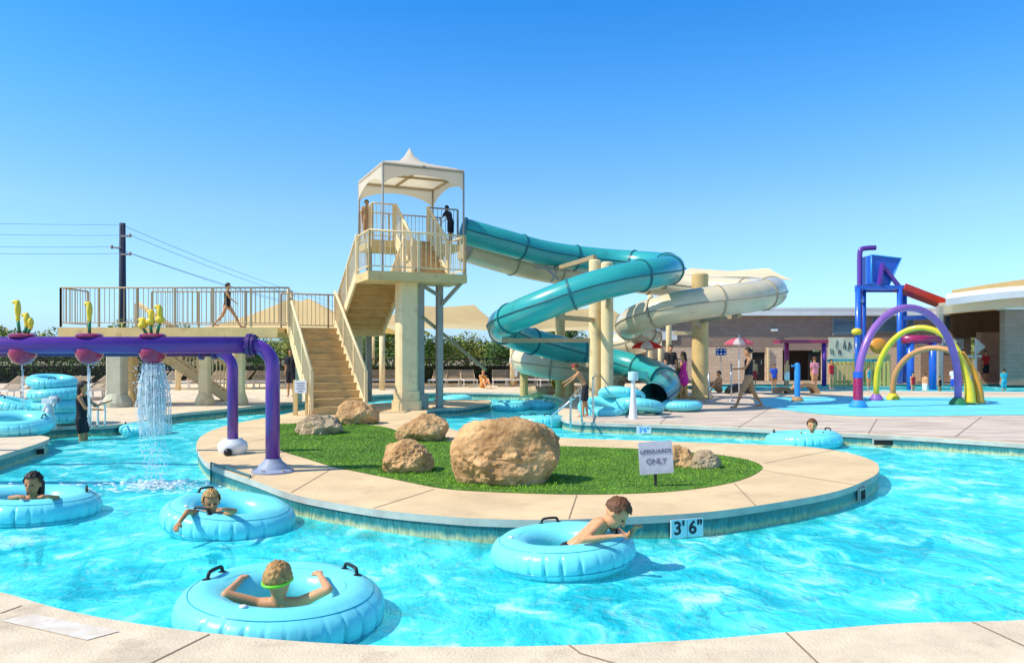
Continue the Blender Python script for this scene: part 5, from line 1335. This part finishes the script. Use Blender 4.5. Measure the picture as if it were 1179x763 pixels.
def tree_proto(kind, h, w, m, n, size):
    root = thing('shrub_tree', 'x', 'tree'); r_ = random.Random(kind * 7 + 1)
    tr = MB(); tips = []
    for k in range(4):
        a = 2 * PI * k / 4 + r_.random(); e = Vector((math.cos(a) * w * .3, math.sin(a) * w * .3, h * .55)); md = Vector((math.cos(a) * w * .08, math.sin(a) * w * .08, h * .28))
        tr.tube(catmull([Vector((0, 0, -.05)), md, e], 4), [.09 * h / 3 * (1 - i / 10) for i in range(9)], 7); tips.append(e)
    tr.build('trunk', M_trunk, root, True, local=True)
    lf = MB()
    for k in range(11):
        a = r_.uniform(0, 2 * PI); q = r_.uniform(.1, .62); c = Vector((math.cos(a) * w / 2 * q, math.sin(a) * w / 2 * q, h * r_.uniform(.38, .82)))
        leaves(lf, c, (w * r_.uniform(.16, .26), w * r_.uniform(.16, .26), h * r_.uniform(.10, .2)), n // 11, size, r_)
    lf.build('crown', m, root, local=True)
    return root
kinds = [('yellow green feathery tree', tree_proto(0, 3.0, 4.2, M_leafy, 2600, .16)), ('rounded mid green tree', tree_proto(1, 2.8, 3.6, M_leafm, 2600, .15)), ('dark green shrub', tree_proto(2, 2.2, 3.0, M_leafd, 2000, .14))]
spots = [(-20, 47, 0, 1.1), (20, 44, 1, .8), (62, 46, 0, .95), (100, 50, 2, 1.0), (132, 45, 0, .95), (170, 47, 0, .9), (208, 50, 1, 1.0), (250, 46, 0, .85), (300, 49, 2, 1.0), (345, 46, 0, .9), (392, 47, 0, 1.05), (428, 44, 1, .95), (452, 49, 0, 1.15),
         (505, 46, 1, .8), (540, 49, 0, .95), (577, 46, 2, .95), (612, 50, 0, .9), (650, 52, 1, 1.1), (700, 55, 2, 1.1), (740, 56, 1, 1.1), (1148, 60, 0, 1.6), (1160, 66, 1, 2.0)]
used = set()
place = ['at the far left edge', 'left of the walkway', 'above the first purple bowl', 'behind the middle purple bowl', 'behind the left walkway pillar', 'above the falling water', 'behind the rear staircase', 'behind the purple posts', 'under the walkway railings',
         'left of the main stairs', 'behind the main stairs', 'right of the main stairs', 'beside the tower pillar', 'right of the tower pillar', 'left of the teal bend', 'under the teal bend', 'behind the lower cream slide', 'behind the planter', 'behind the twin columns', 'behind the red parasol', 'seen through the pavilion opening', 'deeper behind the pavilion opening']
for (px, dd, k, s_), pl_ in zip(spots, place):
    nm, pr = kinds[k]
    o = pr if k not in used else copy_tree(pr); used.add(k)
    s_ *= 1.22 if px < 700 else 1.0
    o.location = Vector(((px - CX) * dd / F, dd, 0)); o.rotation_euler = (0, 0, rnd.uniform(0, 6)); o.scale = (s_ * rnd.uniform(1.0, 1.25), s_, s_ * rnd.uniform(.8, 1.05))
    tag(o, nm + ' beyond the hedge ' + pl_, 'tree', 'trees beyond the hedge')
# distant tree line (one mass, far off)
m_ = MB()
for i in range(26000):
    x_ = rnd.uniform(-140, 110); z_ = rnd.random() ** .8 * (2.6 + 1.5 * noise.noise(Vector((x_ * .12, 0, 5)))); y_ = 120 + rnd.uniform(-3, 3)
    a = Vector((rnd.gauss(0, 1), rnd.gauss(0, .6), rnd.gauss(0, 1))).normalized(); b = a.orthogonal().normalized(); s_ = rnd.uniform(.3, .75)
    m_.add([Vector((x_, y_, z_)), Vector((x_, y_, z_)) + a * s_ * .5 + b * s_ * .35, Vector((x_, y_, z_)) + a * s_, Vector((x_, y_, z_)) + a * s_ * .5 - b * s_ * .35], [(0, 1, 2, 3)])
tag(m_.build('distant_trees', M_leafm), 'far line of green trees along the horizon', 'trees', kind='stuff')

# sun loungers
M_lng = mat('lounger_strap', (.50, .37, .24), .7)
def lounger_proto():
    r = thing('sun_lounger', 'x', 'sun lounger')
    f = MB()
    for sy in (-.3, .3): f.bar((-.9, sy, .3), (.55, sy, .3), .04)
    f.bar((-.9, -.3, .3), (-.9, .3, .3), .04); f.bar((.55, -.3, .3), (.55, .3, .3), .04); f.build('frame', M_white, r, local=True)
    for sx in (-.7, .4):
        for sy in (-.28, .28): MB().bar((sx, sy, 0), (sx, sy, .3), .035).build('leg', M_white, r, local=True)
    st_ = MB()
    for i in range(10): st_.box((-.82 + i * .115, 0, .325), (.09, .58, .012))
    st_.build('seat', M_lng, r, local=True)
    st_ = MB()
    for i in range(7): st_.box((.32 + i * .085, 0, .35 + i * .055), (.05, .58, .04), 0)
    for sy in (-.3, .3): st_.bar((.28, sy, .31), (.88, sy, .70), .035)
    st_.build('backrest', M_lng, r, local=True)
    return r
LP = lounger_proto(); first = True
rows = [([(172, 0), (196, 0), (222, 0), (246, 0), (268, 0), (292, 0), (314, 0)], 31.5, 'beige sun lounger in the row under the walkway before the hedge', 80),
        ([(8, 0), (30, 0), (52, 0), (74, 0), (98, 0), (118, 0)], 24.5, 'beige sun lounger in the row behind the left tube stack', 70),
        ([(436, 0), (450, 0), (505, 0), (522, 0), (540, 0), (575, 0), (592, 0), (609, 0), (626, 0), (644, 0), (662, 0)], 33.5, 'beige sun lounger in the far row beyond the back channel', 95)]
for lst, dd, lab, rz in rows:
    for px, _ in lst:
        o = LP if first else copy_tree(LP); first = False; o.location = Vector(((px - CX) * dd / F, dd + rnd.uniform(-.3, .3), 0)); o.rotation_euler = (0, 0, math.radians(rz + rnd.uniform(-9, 9)))
        tag(o, lab, 'sun lounger', lab.replace('beige sun lounger in', 'sun loungers in'))
# utility pole and wires
d = 80; b = Vector(((141 - CX) * d / F, d, 0)); zt_ = CH + 148 * d / F
t = thing('utility_pole', 'tall dark utility pole rising behind the walkway', 'utility pole', b)
MB().tube([b, b + Vector((0, 0, zt_))], [.42, .30], 12).build('pole', mat('dark_wood', (.035, .045, .075), .8), t, True)
heights = [(zt_ - 1.4, 1), (zt_ - 2.6, -1), (zt_ - 3.3, 1)]
for h, s_ in heights:
    MB().bar(b + Vector((0, -.3, h)), b + Vector((s_ * .9, -.3, h)), .16).ell(b + Vector((s_ * .95, -.3, h + .08)), (.16, .16, .22), None, 8, 6).build('insulator_arm', M_grcol, t)
b2 = Vector(((471 - CX) * 210 / F, 210, 0))
t2 = thing('utility_pole', 'distant utility pole hidden behind the tower pillar', 'utility pole', b2)
MB().tube([b2, b2 + Vector((0, 0, 12.5))], [.3, .2], 10).build('pole', MATS['dark_wood'], t2, True)
M_wire = mat('wire', (.34, .46, .58), .6, .05, bump=0)
k = 0
for h, s_ in heights + [(zt_ - .3, 0)]:
    for side in (0, 1):
        A_ = b + Vector((s_ * .95, -.3, h + .1)); B2 = Vector((-95, 62, h + .9)) if side == 0 else b2 + Vector((0, 0, 12.4 - (zt_ - h) * .45))
        pts = [A_.lerp(B2, i / 16) - Vector((0, 0, 4 * (i / 16) * (1 - i / 16) * (1.0 if side == 0 else 2.5))) for i in range(17)]
        o = MB().tube(pts, .022 if side == 0 else .03, 5).build('power_line', M_wire, None)
        tag(o, ['overhead wire running left from the utility pole', 'overhead wire running right from the utility pole towards the tower'][side], 'power line', ['overhead wires running left', 'overhead wires running right'][side])

# ================================================================ CAMERA, LIGHT, SKY
cam = bpy.data.cameras.new('camera'); co = bpy.data.objects.new('camera', cam); C.objects.link(co)
co.location = (0, 0, CH); co.rotation_euler = (PI / 2, 0, 0); cam.sensor_width = 36; cam.lens = 36 * F / 1179; cam.shift_y = (YH - 381.5) / 1179; cam.clip_end = 9000; cam.clip_start = .05
S.camera = co
EL = math.radians(48); az = Vector((-.955, -.296, 0)).normalized()
sd = Vector((az.x * math.cos(EL), az.y * math.cos(EL), math.sin(EL)))
sun = bpy.data.lights.new('sun', 'SUN'); sun.energy = 5.0; sun.angle = math.radians(.5); sun.color = (1, .93, .80)
so = bpy.data.objects.new('sun', sun); C.objects.link(so); so.rotation_euler = (-sd).to_track_quat('-Z', 'Y').to_euler(); so.location = (-20, -10, 30)
w = bpy.data.worlds.new('World'); S.world = w; w.use_nodes = True; N = w.node_tree.nodes; L = w.node_tree.links
sky = N.new('ShaderNodeTexSky'); sky.sky_type = 'NISHITA'; sky.sun_disc = False; sky.sun_elevation = EL; sky.sun_rotation = math.atan2(az.x, az.y); sky.air_density = 1.0; sky.dust_density = .6; sky.ozone_density = 2.5
tcw = N.new('ShaderNodeTexCoord'); sx_ = N.new('ShaderNodeSeparateXYZ'); L.new(tcw.outputs['Generated'], sx_.inputs[0])
rw = N.new('ShaderNodeValToRGB'); e = rw.color_ramp.elements
e[0].position = 0.0; e[0].color = (.33, .50, .84, 1); e[1].position = 1.0; e[1].color = (.42, .50, .58, 1)
for p_, c_ in ((.05, (.40, .57, .78, 1)), (.17, (.42, .59, .68, 1)), (.30, (.23, .57, .80, 1)), (.42, (.10, .50, .84, 1)), (.60, (.33, .55, .72, 1))):
    k_ = e.new(p_); k_.color = c_
L.new(sx_.outputs['Z'], rw.inputs['Fac'])
vm = N.new('ShaderNodeVectorMath'); vm.operation = 'MULTIPLY'; L.new(sky.outputs[0], vm.inputs[0]); L.new(rw.outputs[0], vm.inputs[1])
v2 = N.new('ShaderNodeVectorMath'); v2.operation = 'SCALE'; v2.inputs['Scale'].default_value = 2.15; L.new(vm.outputs[0], v2.inputs[0])
L.new(v2.outputs[0], N['Background'].inputs[0]); N['Background'].inputs[1].default_value = .14
S.view_settings.view_transform = 'Standard'; S.view_settings.look = 'None'; S.view_settings.exposure = 0
